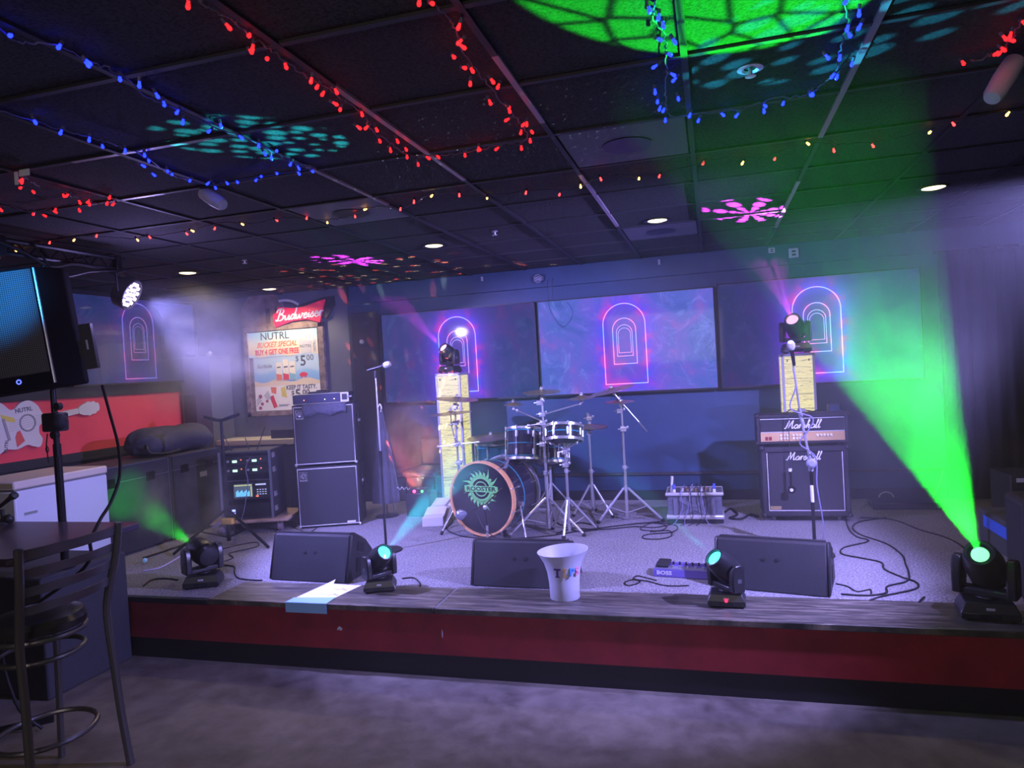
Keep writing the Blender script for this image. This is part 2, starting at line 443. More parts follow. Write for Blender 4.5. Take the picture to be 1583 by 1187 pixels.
MB(BASEB).box((-4.715, 3.985, 0.0), (SR, 4.05, 0.14)).obj('kickboard', st)
MB(mat('chipped_plaster', (0.5, 0.5, 0.55), 0.8)).prism([(0,0),(.018,.004),(.03,-.003),(.036,.012),(.02,.026),(.006,.018)], 0, .003, T(-2.39, 3.974, 0.262) @ UP_BACK).prism([(0,0),(.004,.0),(.006,.03),(.002,.05),(-.002,.02)], 0, .003, T(-1.67, 3.974, 0.25) @ UP_BACK).obj('paint_chip', st)

# side riser at the right edge of the stage with a strip of blue tape
rs = thing('side_riser', 'low carpeted side platform with a strip of blue tape at far right', 'platform', (1.82, 4.9, ZS))
MB(mat('riser_carpet', (0.06, 0.065, 0.07), 0.95, noise=0.4, nscale=90)).box((0, 0.0, 0), (1.5, 0.95, 0.235)).obj('deck', rs, bevel=0.006)
MB(mat('blue_tape', (0.05, 0.16, 0.75), 0.5)).box((-0.003, 0.1, 0.12), (0.001, 0.85, 0.20)).obj('tape_strip', rs)

# ---------------------------------------------------------------- screens
def screen_mat(name, cx, cz, bright, seed, gl=1.0, ln=1.0):
    m = mat(name, (0.006, 0.006, 0.01), 0.05, spec=0.25); t = NT(m.node_tree); b = m.node_tree.nodes['Principled BSDF']
    x, y, z = t.xyz(t.obj())            # local x along the screen, z up, centred on the arches
    ax = t.m('ABSOLUTE', x)
    def arch(w, zc, zb):
        q = t.m('MAXIMUM', t.m('SUBTRACT', z, zc), 0.0)
        L = t.m('SUBTRACT', t.m('SQRT', t.m('ADD', t.m('MULTIPLY', ax, ax), t.m('MULTIPLY', q, q))), w)
        return t.m('MAXIMUM', L, t.m('SUBTRACT', zb, z))
    specs = [(0.215, 0.20, -0.41, .0042), (0.118, 0.145, -0.205, .0034), (0.080, 0.115, -0.125, .0026), (0.063, 0.10, -0.09, .0022)]
    line = None; glow = None
    for k, (w_, zc, zb, th) in enumerate(specs):
        d = t.m('ABSOLUTE', arch(w_, zc, zb))
        l = t.m('SUBTRACT', 1.0, t.smooth(d, th*0.5, th*1.5))
        line = l if line is None else t.m('MAXIMUM', line, l)
        if k < 2:
            e = t.m('MULTIPLY', t.m('EXPONENT', t.m('MULTIPLY', d, -24.0 if k == 0 else -30.0)), gl if k == 0 else 0.6*gl)
            glow = e if glow is None else t.m('MAXIMUM', glow, e)
    inside = t.m('LESS_THAN', arch(0.215, 0.20, -0.41), 0.0)
    v = t.comb(t.m('ADD', x, seed), y, z)
    hue = t.noise(t.comb(x, 0.0, z), 4.2, 2, 0.5)
    neon = t.ramp(hue, [(0.36, (0.03, 0.12, 1.0)), (0.5, (0.22, 0.06, 1.0)), (0.60, (1.0, 0.05, 0.45))])
    neonl = t.ramp(hue, [(0.36, (0.18, 0.4, 1.0)), (0.5, (0.5, 0.3, 1.0)), (0.60, (1.0, 0.25, 0.65))])
    broad = t.m('MULTIPLY', t.m('EXPONENT', t.m('MULTIPLY', t.m('ABSOLUTE', arch(0.215, 0.20, -0.41)), -8.5)), 0.9*gl)
    neb = t.ramp(t.noise(v, 1.9, 8, 0.66, 1.8), [(0.30, (0.05, 0.10, 0.42)), (0.46, (0.08, 0.13, 0.58)), (0.60, (0.14, 0.12, 0.62)), (0.74, (0.30, 0.11, 0.50))])
    streak = t.ramp(t.noise(v, 3.1, 6, 0.7, 2.5), [(0.52, (0, 0, 0)), (0.72, (0.08, 0.11, 0.24))])
    base = t.mix(1.0, neb, streak, 'ADD')
    base = t.mix(1.0, base, (bright, bright, bright), 'MULTIPLY')
    c = t.mix(t.m('MINIMUM', broad, 1.0), base, (0.16, 0.05, 0.95))
    c = t.mix(t.m('MULTIPLY', glow, 0.8, clamp=True), c, neon)
    c = t.mix(t.m('MULTIPLY', inside, 0.3*gl), c, (0.16, 0.05, 0.55))
    c = t.mix(t.m('MULTIPLY', line, ln), c, neonl)
    t.put(b.inputs['Emission Color'], c); t.put(b.inputs['Emission Strength'], t.m('MULTIPLY_ADD', line, 1.0, 1.0))
    return m
BEZ = mat('screen_bezel', (0.01, 0.01, 0.012), 0.35)
def tv(label, cx, w, z0, z1, bright, seed, face='back', off=None):
    o = thing('television', label, 'television', (cx, YB-0.10, (z0+z1)/2), 0, None) if face == 'back' else \
        thing('television', label, 'television', (XL+0.10, cx, (z0+z1)/2), pi/2, None)
    h = (z1-z0)/2; w2 = w/2
    f = MB(BEZ).box((-w2, 0.0, -h), (w2, 0.09, h)).obj('housing', o, bevel=0.003)
    fr = MB(BEZ)
    for a, b_ in (((-w2, -.012, -h), (w2, 0, -h+.018)), ((-w2, -.012, h-.012), (w2, 0, h)), ((-w2, -.012, -h), (-w2+.01, 0, h)), ((w2-.01, -.012, -h), (w2, 0, h))): fr.box(a, b_)
    fr.obj('bezel', o)
    MB(screen_mat('screen_picture_%d' % int(seed*10), 0, 0, bright, seed, *((1.0, 1.0) if face == 'back' else (.12, .35)))).box((-w2+.008, -.006, -h+.014), (w2-.008, 0.0, h-.01)).obj('screen', o)
    return o
tv('left of the three wall screens, behind the light column, dim with a neon arch', -2.68, 1.80, 1.55, 2.57, 0.30, 1.3)
tv('centre wall screen, brightest, with purple swirls and a complete neon arch', -0.85, 1.81, 1.55, 2.57, 1.0, 3.7)
tv('right wall screen behind the moving light on the column above the guitar amp', 0.985, 1.80, 1.55, 2.59, 0.18, 6.1)
tv('screen on the left side wall above the red band, showing a thin neon arch', 6.36, 1.75, 1.94, 2.88, 0.22, 8.2, 'left')
SC = BEZ

# ---------------------------------------------------------------- stage lights
def rz(a): return Matrix.Rotation(a, 4, 'Z')
LENS = {}
def lens_mat(col, s=None):
    s = s or (1.15 if col[0] > .9 else 2.2)
    k = 'lit_lens_%d_%d_%d' % tuple(int(c*99) for c in col)
    return mat(k, col, 0.2, emit=col, estr=s)
HEADM = mat('moving_head_plastic', (0.02, 0.02, 0.023), 0.33)
def moving_head(label, loc, s, target, col, lcol, energy, angle, gobo=None, led=None, yaw_extra=0.0, base_yaw=0.0, tag_side=0, lr=0):
    o = thing('moving_head_light', label, 'stage light', loc)
    bm_ = rz(base_yaw)
    b = MB(HEADM)
    b.prism([(-.14*s,-.10*s),(.14*s,-.10*s),(.14*s,.10*s),(-.14*s,.10*s)], 0.012*s, 0.05*s, bm_)
    b.faces([(-.14*s,-.10*s,.05*s),(.14*s,-.10*s,.05*s),(.14*s,.10*s,.05*s),(-.14*s,.10*s,.05*s),(-.115*s,-.085*s,.105*s),(.115*s,-.085*s,.105*s),(.115*s,.085*s,.105*s),(-.115*s,.085*s,.105*s)],
            [(4,5,6,7),(0,1,5,4),(1,2,6,5),(2,3,7,6),(3,0,4,7)], bm_)
    for x in (-.11, .11):
        for y in (-.07, .07): b.use(RUB).lathe([(.018*s, 0), (.018*s, .014*s)], bm_ @ T(x*s, y*s, 0), 10)
    base = b.obj('base', o, bevel=.006*s)
    dsp = MB(mat('dark_display', (0.01, 0.015, 0.02), 0.1)).box((-.05*s, -.1035*s, .02*s), (.05*s, -.1*s, .045*s), bm_)
    dsp.use(mat('pale_print', (0.5, 0.5, 0.55), 0.6)).box((-.02*s, -.096*s, .064*s), (.02*s, -.094*s, .078*s), bm_)
    dsp.obj('display', base)
    if led: MB(mat('red_indicator', (1, 0, 0), emit=(1.0, 0.02, 0.08), estr=4)).lathe([(.009, 0), (.009, .004)], bm_ @ T(0.0, -.1035*s, .06*s) @ Matrix.Rotation(pi/2, 4, 'X'), 12).obj('indicator', base)
    if tag_side: MB(mat('white_sticker', (0.75, 0.77, 0.8), 0.6)).box((.1395*s, -.085*s, .018*s), (.1415*s, -.055*s, .046*s), bm_).obj('sticker', base)
    piv = Vector((0, 0, .285*s))
    d = (Vector(target) - (Vector(loc) + piv)).normalized()
    az = atan2(-d.x, d.y) + yaw_extra
    Y = rz(az)
    y = MB(HEADM).lathe([(.055*s, .105*s), (.06*s, .125*s)], Y, 20)
    y.box((-.15*s, -.045*s, .122*s), (.15*s, .045*s, .165*s), Y)
    prof = [(-.055,.125),(.055,.125),(.062,.2),(.055,.30),(.03,.335),(-.03,.335),(-.055,.30),(-.062,.2)]
    Q = Matrix(((0,0,1,0),(1,0,0,0),(0,1,0,0),(0,0,0,1)))      # polygon (y,z) extruded along x
    for sx in (-1, 1):
        a, c = sorted((sx*.105*s, sx*.155*s)); y.prism([(p*s, q*s) for p, q in prof], a, c, Y @ Q)
    yk = y.obj('yoke', o, bevel=.01*s)
    for sx in (-1, 1):
        MB(mat('arm_badge', (0.09, 0.09, 0.1), 0.3)).prism([(-.02*s,.2*s),(.02*s,.2*s),(.016*s,.23*s),(-.016*s,.23*s)], *sorted((sx*.155*s, sx*.158*s)), Y @ Q).obj('badge', yk)
    H = axis_m(piv, d)
    h = MB(HEADM).lathe([(.045*s,-.15*s),(.075*s,-.145*s),(.092*s,-.11*s),(.10*s,-.03*s),(.10*s,.03*s),(.088*s,.10*s),(.076*s,.145*s),(.066*s,.147*s),(.062*s,.12*s)], H, 28)
    for k in range(5): h.use(BLKM).lathe([(.0935*s,-.115*s+k*.012*s),(.097*s,-.111*s+k*.012*s),(.0935*s,-.107*s+k*.012*s)], H, 28, False)
    hd = h.obj('lamp_head', o)
    k_ = .72 if lr else 1.0
    MB(lens_mat(lcol)).lathe([(.061*s*k_, .119*s), (.058*s*k_, .128*s), (.03*s*k_, .136*s), (.002, .139*s)], H, 24).obj('lens', hd)
    if lr: MB(mat('green_lit_reflector', (.02, .8, .1), .3, emit=(.0, .5, .02), estr=1)).lathe([(.062*s, .118*s), (.061*s*k_, .119*s)], H, 24, False).obj('reflector', hd)
    lp = Vector(loc) + piv + d*(.155*s)
    L = light('beam', 'SPOT', lp, target, energy, col, 0.012, angle, 0.08 if gobo else 0.9, gobo)
    return o, lp

TR = (0.07, 2.08, 2.93)
moving_head('large black moving light on the right stage edge shooting a green beam', (1.315, 4.165, ZS+.006), .94, TR, (0.01, 1.0, 0.03), (0.2, 1.0, 0.35), 3600, 17, gobo_cells, base_yaw=-0.12, lr=1)
moving_head('black moving light at the left stage corner aiming a green beam at the freezer', (-3.62, 4.25, ZS), 0.88, (-5.0, 4.98, .95), (0.01, 1.0, 0.03), (0.25, 1.0, 0.4), 330, 20, None, base_yaw=0.45)
moving_head('small moving light with cyan lens beside the taped paper on the stage edge', (-2.22, 4.27, ZS+.006), 0.74, (0.50, 2.55, 2.93), (0.02, 0.50, 0.75), (0.08, 0.85, 0.85), 1600, 12, lambda t, u, v: gobo_dots(t, u, v, 3.4, 0.36), base_yaw=0.35, tag_side=1)
moving_head('small moving light with cyan lens and red indicator in front of the right wedge', (0.015, 4.22, ZS+.006), 0.75, (-1.84, 2.70, 2.93), (0.02, 0.75, 0.78), (0.08, 0.85, 0.85), 2000, 10, lambda t, u, v: gobo_dots(t, u, v, 3.6, 0.34, 3.3), led=True, base_yaw=-0.05)
moving_head('moving light on top of the left glowing column shooting a pink beam', (-2.60, 6.82, 1.862), 0.72, (-3.07, 5.80, 2.93), (0.70, 0.04, 0.9), (1.0, 0.55, 0.9), 3600, 20, gobo_flower, base_yaw=-.3)
moving_head('moving light on top of the right glowing column shooting a pink beam', (0.745, 6.90, 1.862), 0.86, (0.33, 5.62, 2.93), (0.70, 0.04, 0.9), (1.0, 0.45, 0.85), 3000, 21, gobo_flower, base_yaw=0.1)

# glowing columns: grey aluminium frame wrapped in wrinkled fabric lit from inside
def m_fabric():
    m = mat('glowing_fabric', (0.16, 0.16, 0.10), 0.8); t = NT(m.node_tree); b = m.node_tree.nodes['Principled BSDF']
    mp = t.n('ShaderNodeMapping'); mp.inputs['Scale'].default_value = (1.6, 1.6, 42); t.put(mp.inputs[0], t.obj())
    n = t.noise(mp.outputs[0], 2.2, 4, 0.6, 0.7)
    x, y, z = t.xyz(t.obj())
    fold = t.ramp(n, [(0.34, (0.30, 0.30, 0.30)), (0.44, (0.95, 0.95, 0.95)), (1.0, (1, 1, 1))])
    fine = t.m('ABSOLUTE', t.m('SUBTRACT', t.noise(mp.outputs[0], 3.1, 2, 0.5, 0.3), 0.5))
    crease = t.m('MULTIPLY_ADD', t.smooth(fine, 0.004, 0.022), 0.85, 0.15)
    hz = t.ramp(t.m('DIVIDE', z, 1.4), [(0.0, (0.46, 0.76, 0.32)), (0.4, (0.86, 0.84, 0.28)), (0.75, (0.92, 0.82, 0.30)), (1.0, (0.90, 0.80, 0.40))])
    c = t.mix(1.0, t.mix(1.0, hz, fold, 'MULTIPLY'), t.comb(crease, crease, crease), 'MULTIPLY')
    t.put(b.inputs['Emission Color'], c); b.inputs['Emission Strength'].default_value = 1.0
    return m
def column(label, loc, w):
    o = thing('light_column', label, 'light column', loc, 0)
    h = 1.43; e = .022
    f = MB(mat('grey_frame', (0.42, 0.41, 0.46), 0.45, 0.3))
    for x in (-w/2, w/2-e):
        for y in (-w/2, w/2-e): f.box((x, y, 0), (x+e, y+e, h))
    f.box((-w/2, -w/2, h-.02), (w/2, w/2, h+.004)).box((-w/2-.01, -w/2-.01, 0), (w/2+.01, w/2+.01, .015))
    f.obj('frame', o, bevel=.002)
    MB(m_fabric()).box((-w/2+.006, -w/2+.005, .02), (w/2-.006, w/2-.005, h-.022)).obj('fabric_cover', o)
    c = MB(BLK)
    for x in (-w/2+.05, w/2-.05): c.cbox((x, -w/2, h-.06), (.008, .008, .02))
    c.obj('clip', o)
    return o
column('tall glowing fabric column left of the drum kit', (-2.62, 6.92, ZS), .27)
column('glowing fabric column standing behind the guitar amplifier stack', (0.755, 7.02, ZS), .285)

# ---------------------------------------------------------------- drum kit
TEAL = mat('dark_drum_lacquer', (0.035, 0.03, 0.05), 0.15, 0.3, coat=0.6)
TEALS = mat('teal_stripe', (0.02, 0.28, 0.36), 0.3)
WOODH = mat('maple_hoop', (0.75, 0.38, 0.16), 0.35, noise=0.15, nscale=6)
HEADB = mat('black_drum_head', (0.012, 0.013, 0.018), 0.3)
HEADW = mat('clear_drum_head', (0.35, 0.35, 0.42), 0.3)
LOGO = mat('green_logo', (0.18, 0.62, 0.16), 0.6, emit=(0.15, 0.6, 0.12), estr=0.0)

bd = thing('bass_drum', 'black bass drum with maple hoop and green sun logo on its front head', 'drum', (-1.965, 5.74, ZS))
ax = Vector((.242, .970, 0)).normalized(); rgt = Vector((ax.y, -ax.x, 0)); R_ = .305; zc = .338
A = axis_m((0, 0, zc), ax)
MB(TEAL).lathe([(R_, .03), (R_, .43)], A, 48, False).use(TEALS).lathe([(R_+.001, .20), (R_+.002, .205), (R_+.002, .215), (R_+.001, .22)], A, 48, False).obj('shell', bd)
MB(WOODH).lathe([(R_+.004, -.02), (R_+.02, -.02), (R_+.02, .028), (R_+.004, .028), (R_+.004, -.02)], A, 48, False).obj('front_hoop', bd)
MB(CHR2).lathe([(R_+.004, .43), (R_+.02, .43), (R_+.02, .47), (R_+.004, .47), (R_+.004, .43)], A, 48, False).use(HEADW).lathe([(R_+.003, .445), (.001, .446)], A, 48, False).obj('rear_hoop', bd)
hd = MB(HEADB).lathe([(R_+.005, 0.0), (R_-.02, -.004), (.001, -.004)], A, 48, False).obj('front_head', bd)
F = Matrix(((rgt.x, 0, -ax.x, 0), (rgt.y, 0, -ax.y, 0), (0, 1, 0, 0), (0, 0, 0, 1)))
LM = Matrix.Translation(Vector((0, 0, zc+.085)) - ax*.006) @ F @ Matrix.Diagonal((1.18, 1.18, 1, 1))
lg = MB(LOGO); N = 22
for k in range(N):
    a = 2*pi*k/N + .1; L = .155 if k % 2 else .125
    L *= 1.0 + .12*sin(k*2.3)
    w_ = .17
    p = [(.088*cos(a-w_), .088*sin(a-w_)), (.12*cos(a-w_*.25), .12*sin(a-w_*.25)), (L*cos(a+.16), L*sin(a+.16)), (.125*cos(a+w_*.55), .125*sin(a+w_*.55)), (.088*cos(a+w_), .088*sin(a+w_))]
    lg.prism(p, 0, .0015, LM)
def ring(mb, r0, r1, z, M, n=40):
    for k in range(n):
        a, b = 2*pi*k/n, 2*pi*(k+1)/n
        mb.faces([(r0*cos(a), r0*sin(a), z), (r1*cos(a), r1*sin(a), z), (r1*cos(b), r1*sin(b), z), (r0*cos(b), r0*sin(b), z)], [(0, 1, 2, 3)], M)
ring(lg, .075, .098, .0015, LM); ring(lg, .048, .056, .0015, LM)
lg.use(HEADB); ring(lg, .0, .002, .001, LM)
lg.use(LOGO).prism([(-.143,-.020),(.143,-.026),(.143,.020),(-.143,.024)], .0016, .0026, LM)
lgo = lg.obj('sun_logo', hd)
MB(HEADB).add(text_me('ROOSTER', .042, 0, .0008, .0008), LM @ T(0, -.001, .0032) @ Matrix.Scale(1.35, 4, (1, 0, 0))).obj('lettering', hd)
for k in range(10):
    a = 2*pi*k/10 + .3; c = Vector((0, 0, zc)) + rgt*cos(a)*(R_+.02) + Vector((0, 0, 1))*sin(a)*(R_+.02)
    if c.z < .03: continue
    q = MB(CHR).tube([c - ax*.025, c + ax*.10], .004, 6)
    q.sphere(c - ax*.015, .009, n=8).cyl(c + ax*.08, c + ax*.12, .010, n=8)
    q.tube([c + ax*.33, c+ax*.47], .004, 6); q.obj('tension_rod', bd)
for sx in (-1, 1):
    c0 = Vector((0, 0, zc-.05)) + rgt*sx*(R_+.01) + ax*.10
    c1 = Vector((0, 0, .012)) + rgt*sx*(R_+.13) - ax*.03
    MB(CHR).cyl(c0, c1, .008).cyl(c0-rgt*sx*.01, c0+rgt*sx*.03, .022, n=12).use(RUB).cyl(c1-Vector((0,0,.012)), c1+(c0-c1)*.08, .014).obj('leg', bd)
MB(mat('dome_metal', (0.5, 0.5, 0.6), 0.2, 0.8)).cyl((0.2,.1,zc+.25), (.23,.1,zc+.33), .012).obj('mount', bd)

def drum(name, label, c, r, h, tilt, az, shell=TEAL, lugs=6, stripe=True, head=HEADW):
    """c = bottom centre (world); tilt leans the top towards azimuth az"""
    o = thing(name, label, 'drum', (c[0], c[1], c[2]))
    ax = Vector((sin(tilt)*sin(az), sin(tilt)*cos(az), cos(tilt))); A = axis_m((0, 0, 0), ax)
    s = MB(shell).lathe([(r, .012), (r, h-.012)], A, 36, False)
    if stripe:
        for z in (.10*h, .48*h, .88*h): s.use(TEALS).lathe([(r+.0012, z), (r+.0018, z+.002), (r+.0018, z+.006), (r+.0012, z+.008)], A, 36, False)
    s.obj('shell', o)
    for z0, z1 in ((0, .022), (h-.022, h)):
        MB(CHR).lathe([(r+.002, z0), (r+.010, z0), (r+.010, z1), (r+.002, z1), (r+.002, z0)], A, 36, False).obj('hoop', o)
    MB(head).lathe([(r+.003, h-.008), (.001, h-.008)], A, 36, False).obj('top_head', o)
    MB(HEADB).lathe([(r+.003, .006), (.001, .005)], A, 36, False).obj('bottom_head', o)
    for k in range(lugs):
        a = 2*pi*k/lugs + .4; q = MB(CHR)
        f = lambda rr, z: A @ Vector((rr*cos(a), rr*sin(a), z))
        q.tube([f(r+.014, .0), f(r+.014, h)], .0035, 6)
        if h > .2: q.cyl(f(r+.008, h*.14), f(r+.008, h*.32), .011, n=8).cyl(f(r+.008, h*.68), f(r+.008, h*.86), .011, n=8)
        else: q.cyl(f(r+.008, h*.3), f(r+.008, h*.7), .011, n=8)
        q.sphere(f(r+.014, h), .008, n=8); q.obj('lug', o)
    return o
drum('rack_tom', 'deep dark rack tom with teal stripes above the bass drum', (-1.665, 6.06, 1.05), .145, .29, .20, 0)
drum('rack_tom', 'smaller rack tom with chrome lugs right of the central cymbal stand', (-1.40, 6.22, 1.0), .11, .27, .18, 0, lugs=8)
drum('snare_drum', 'shallow snare drum tilted back on the slim chrome stand', (-1.225, 5.80, 1.235), .148, .14, .27, 0, lugs=8)
drum('floor_tom', 'dark floor tom under the ride cymbal behind the bass drum', (-2.12, 6.72, .75), .20, .40, 0, 0, shell=mat('deep_teal_lacquer', (0.01, 0.06, 0.08), 0.2))

def cym(mb, c, r, ax, bell=True):
    A = axis_m(c, ax)
    mb.use(BRONZE).lathe([(.005, .022), (.02, .021), (.035, .014), (.05, .009), (r*.55, .004), (r, -.004), (r, -.0055), (r*.5, .001), (.04, .006), (.006, .018)], A, 36, False)
def tripod(mb, x, y, z0, ztop, hub, feet, r=.006):
    for f in feet:
        f = Vector(f); up = Vector((x, y, hub)); mid = Vector((x, y, z0+.10)).lerp(f, 0.0)
        mb.use(CHR2).tube([up, f + Vector((0, 0, .02))], r*1.3, 6)
        br = up.lerp(f, .58); mb.tube([Vector((x, y, z0+.07)), br], r*.8, 6)
        mb.use(RUB).sphere(f + Vector((0, 0, .016)), .016, n=8)
def stand(label, base, feet, segs, cymbals=(), arms=(), name='cymbal_stand', cat='cymbal stand', group=None, clamps=()):
    """base (x,y); feet world points; segs [(z, radius)...] up the pole; cymbals (point, r, axis); arms lists of points"""
    bx_, by_ = base; o = thing(name, label, cat, (bx_, by_, ZS), group=group)
    L = lambda p: Vector(p) - Vector((bx_, by_, ZS))
    hub = .30
    for f in feet:
        q = MB(CHR2); f = L(f); up = Vector((0, 0, hub))
        q.tube([up + f.normalized()*.02, f + Vector((0, 0, .02))], .011, 6)
        q.tube([Vector((0, 0, .07)), up.lerp(f, .55)], .005, 6)
        leg = q.obj('leg', o)
        MB(RUB).sphere(f + Vector((0, 0, .017)), .017, sx=1.2, n=8).obj('rubber_foot', leg)
    p = MB(CHR); top = Vector((0, 0, segs[-1][0]-ZS)); prev = .03
    for z, r in segs:
        p.cyl((0, 0, prev), (0, 0, z-ZS), r, n=10); p.use(CHR2).cyl((0, 0, z-ZS-.02), (0, 0, z-ZS+.012), r+.007, n=10).tube([(0, 0, z-ZS-.004), (.035, -.02, z-ZS-.004)], .004, 5).use(CHR)
        prev = z-ZS
    p.use(CHR2).cyl((0, 0, hub-.03), (0, 0, hub+.02), .018, n=10).cyl((0, 0, .05), (0, 0, .085), .015, n=10)
    p.obj('pole', o)
    for pts in arms:
        q = MB(CHR).tube([L(a) for a in pts], .0065, 8)
        q.use(CHR2).sphere(L(pts[0]), .016, n=10)
        for a in pts[1:-1]: q.sphere(L(a), .015, n=10)
        q.obj('arm', o)
    for c in clamps:
        q = MB(CHR2).cbox(L(c), (.05, .035, .04)).tube([L(c)+Vector((-.05,-.01,0)), L(c)+Vector((.05,-.02,.012))], .006, 6).sphere(L(c)+Vector((.04,-.02,.02)), .012, n=8)
        q.obj('clamp', o, bevel=.003)
    for c, r, a in cymbals:
        c = L(c); a = Vector(a).normalized()
        q = MB(BRONZE); cym(q, c, r, a); cy = q.obj('cymbal', o)
        q = MB(CHR).cyl(c - a*.05, c + a*.045, .004, n=6).use(mat('felt', (0.5, 0.5, 0.55), 0.9)).cyl(c + a*.022, c + a*.034, .014, n=10).use(CHR).cyl(c + a*.036, c + a*.046, .009, n=6).cyl(c + a*.036, c + a*.040, .018, n=3)
        q.obj('wing_nut', cy)
    return o
FZ = ZS+.002
# central double-braced stand: crash on top, splash on an arm to the left, arm to the right with small splash
stand('chrome stand in the middle of the kit carrying the round flat crash', (-1.44, 5.97), [(-1.735, 5.72, FZ), (-1.10, 5.79, FZ), (-1.47, 6.33, FZ)],
      [(.95, .017), (1.25, .013), (1.60, .010)], [((-1.44, 5.97, 1.655), .165, (0.02, -.10, 1)), ((-1.70, 5.97, 1.555), .085, (.03, -.06, 1)), ((-1.10, 6.02, 1.585), .12, (-.05, -.09, 1))],
      [[(-1.44, 5.97, 1.395), (-1.67, 5.97, 1.50), (-1.70, 5.97, 1.515), (-1.70, 5.97, 1.56)], [(-1.44, 5.97, 1.455), (-1.115, 6.02, 1.532), (-1.10, 6.02, 1.55), (-1.10, 6.02, 1.59)],
       [(-1.44, 5.95, 1.38), (-1.58, 5.99, 1.36), (-1.60, 6.0, 1.30)], [(-1.44, 5.95, 1.36), (-1.33, 6.0, 1.33), (-1.31, 6.05, 1.27)]], clamps=[(-1.44, 5.95, 1.46), (-1.44, 5.94, 1.385), (-1.455, 5.94, 1.56), (-1.45, 5.94, 1.20)])
stand('slim chrome snare stand in front of the drum stool gap', (-1.235, 5.86), [(-1.256, 5.70, FZ), (-1.42, 6.02, FZ), (-1.03, 6.02, FZ)],
      [(.98, .012), (1.14, .009), (1.20, .009)], [], [[(-1.235, 5.86, 1.16), (-1.34, 5.80, 1.22), (-1.375, 5.79, 1.26)], [(-1.235, 5.86, 1.16), (-1.12, 5.80, 1.22), (-1.085, 5.79, 1.26)], [(-1.235, 5.86, 1.16), (-1.23, 5.95, 1.22)]],
      name='snare_stand', cat='drum stand', clamps=[(-1.235, 5.84, 1.14), (-1.235, 5.84, 1.03)])
hh = stand('hi-hat stand with a pair of cymbals right of the snare drum', (-1.153, 6.60), [(-1.335, 6.55, FZ), (-.955, 6.50, FZ), (-1.17, 6.82, FZ)],
      [(.86, .015), (1.22, .012), (1.40, .006)], [((-1.143, 6.60, 1.285), .165, (.03, -.07, 1)), ((-1.143, 6.60, 1.268), .165, (-.03, .07, -1))], name='hi_hat_stand', cat='hi-hat stand', clamps=[(-1.143, 6.60, 1.36)])
stand('tall boom stand at the right of the kit with a tilted crash', (-.81, 6.42), [(-1.05, 6.27, FZ), (-.49, 6.36, FZ), (-.85, 6.72, FZ)],
      [(.92, .016), (1.28, .012), (1.52, .010)], [((-.885, 6.40, 1.625), .205, (-.20, -.10, 1)), ((-.83, 6.44, 1.515), .14, (0, -.05, 1))],
      [[(-.815, 6.40, 1.525), (-.865, 6.40, 1.59), (-.88, 6.40, 1.63)], [(-.815, 6.39, 1.525), (-.585, 6.39, 1.235)]], clamps=[(-.80, 6.40, 1.265), (-.825, 6.41, 1.43)])
stand('dark double cymbal stand in front of the left glowing column', (-2.42, 6.42), [(-2.70, 6.50, FZ), (-2.44, 6.02, FZ), (-2.27, 6.70, FZ)],
      [(1.0, .013), (1.33, .010), (1.56, .008)], [((-2.395, 6.42, 1.61), .21, (.12, -.05, 1)), ((-2.46, 6.40, 1.475), .205, (-.03, -.04, 1))],
      [[(-2.42, 6.40, 1.16), (-2.46, 6.40, 1.36), (-2.46, 6.40, 1.47)], [(-2.60, 6.38, 1.155), (-2.42, 6.38, 1.17), (-2.18, 6.38, 1.19)], [(-2.42, 6.38, 1.24), (-2.33, 6.38, 1.09)]], clamps=[(-2.42, 6.39, 1.17), (-2.41, 6.39, 1.38), (-2.41, 6.39, 1.53), (-2.40, 6.39, .99)])
stand('low stand with a wide ride cymbal over the floor tom', (-2.13, 6.98), [(-2.3, 6.95, FZ), (-1.98, 6.93, FZ), (-2.12, 7.2, FZ)],
      [(.9, .012), (1.18, .009)], [((-2.13, 6.60, 1.215), .235, (-.02, -.09, 1)), ((-1.965, 6.55, 1.165), .13, (0, -.12, 1))], [[(-2.13, 6.98, 1.17), (-2.13, 6.62, 1.185)], [(-2.13, 6.98, 1.12), (-1.965, 6.57, 1.14)]])

# bass pedal and drum throne behind the kit
ds = thing('drum_throne', 'round black drum stool mostly hidden behind the snare stand', 'stool', (-1.62, 6.90, ZS))
MB(mat('black_vinyl', (0.02, 0.02, 0.022), 0.4)).lathe([(.15, .46), (.165, .48), (.165, .53), (.14, .55), (.001, .552)], None, 28).obj('seat', ds)
q = MB(CHR2).cyl((0, 0, .06), (0, 0, .47), .014)
q.obj('post', ds)
for k in range(3):
    a = 2*pi*k/3+.5; MB(CHR2).tube([(0, 0, .28), (.22*cos(a), .22*sin(a), .012)], .009, 6).obj('leg', ds)

# mic in front of the bass drum on a short stand
m = thing('kick_drum_microphone_stand', 'short boom stand holding a domed microphone at the bass drum head', 'microphone stand', (-1.84, 5.46, ZS))
MB(RUB).lathe([(.085, 0), (.085, .012), (.03, .022), (.012, .025)], None, 24).obj('base', m)
MB(CHR).cyl((0, 0, .02), (0, 0, .17), .010).use(BLKM).cyl((0, 0, .17), (-.008, 0, .30), .007).obj('pole', m)
MB(BLKM).tube([(.14, .02, .47), (-.008, 0, .34), (-.13, -.03, .29), (-.16, -.04, .275)], .006, 6).use(CHR2).sphere((-.008, 0, .32), .02, n=10).obj('boom_arm', m)
mk = MB(mat('blue_grey_metal', (0.42, 0.45, 0.62), 0.25, 0.7)).lathe([(.012, -.05), (.03, -.03), (.045, 0), (.043, .02), (.03, .038), (.001, .045)], axis_m((-.20, -.05, .27), (-1, .1, -.25)), 20).obj('microphone', m)
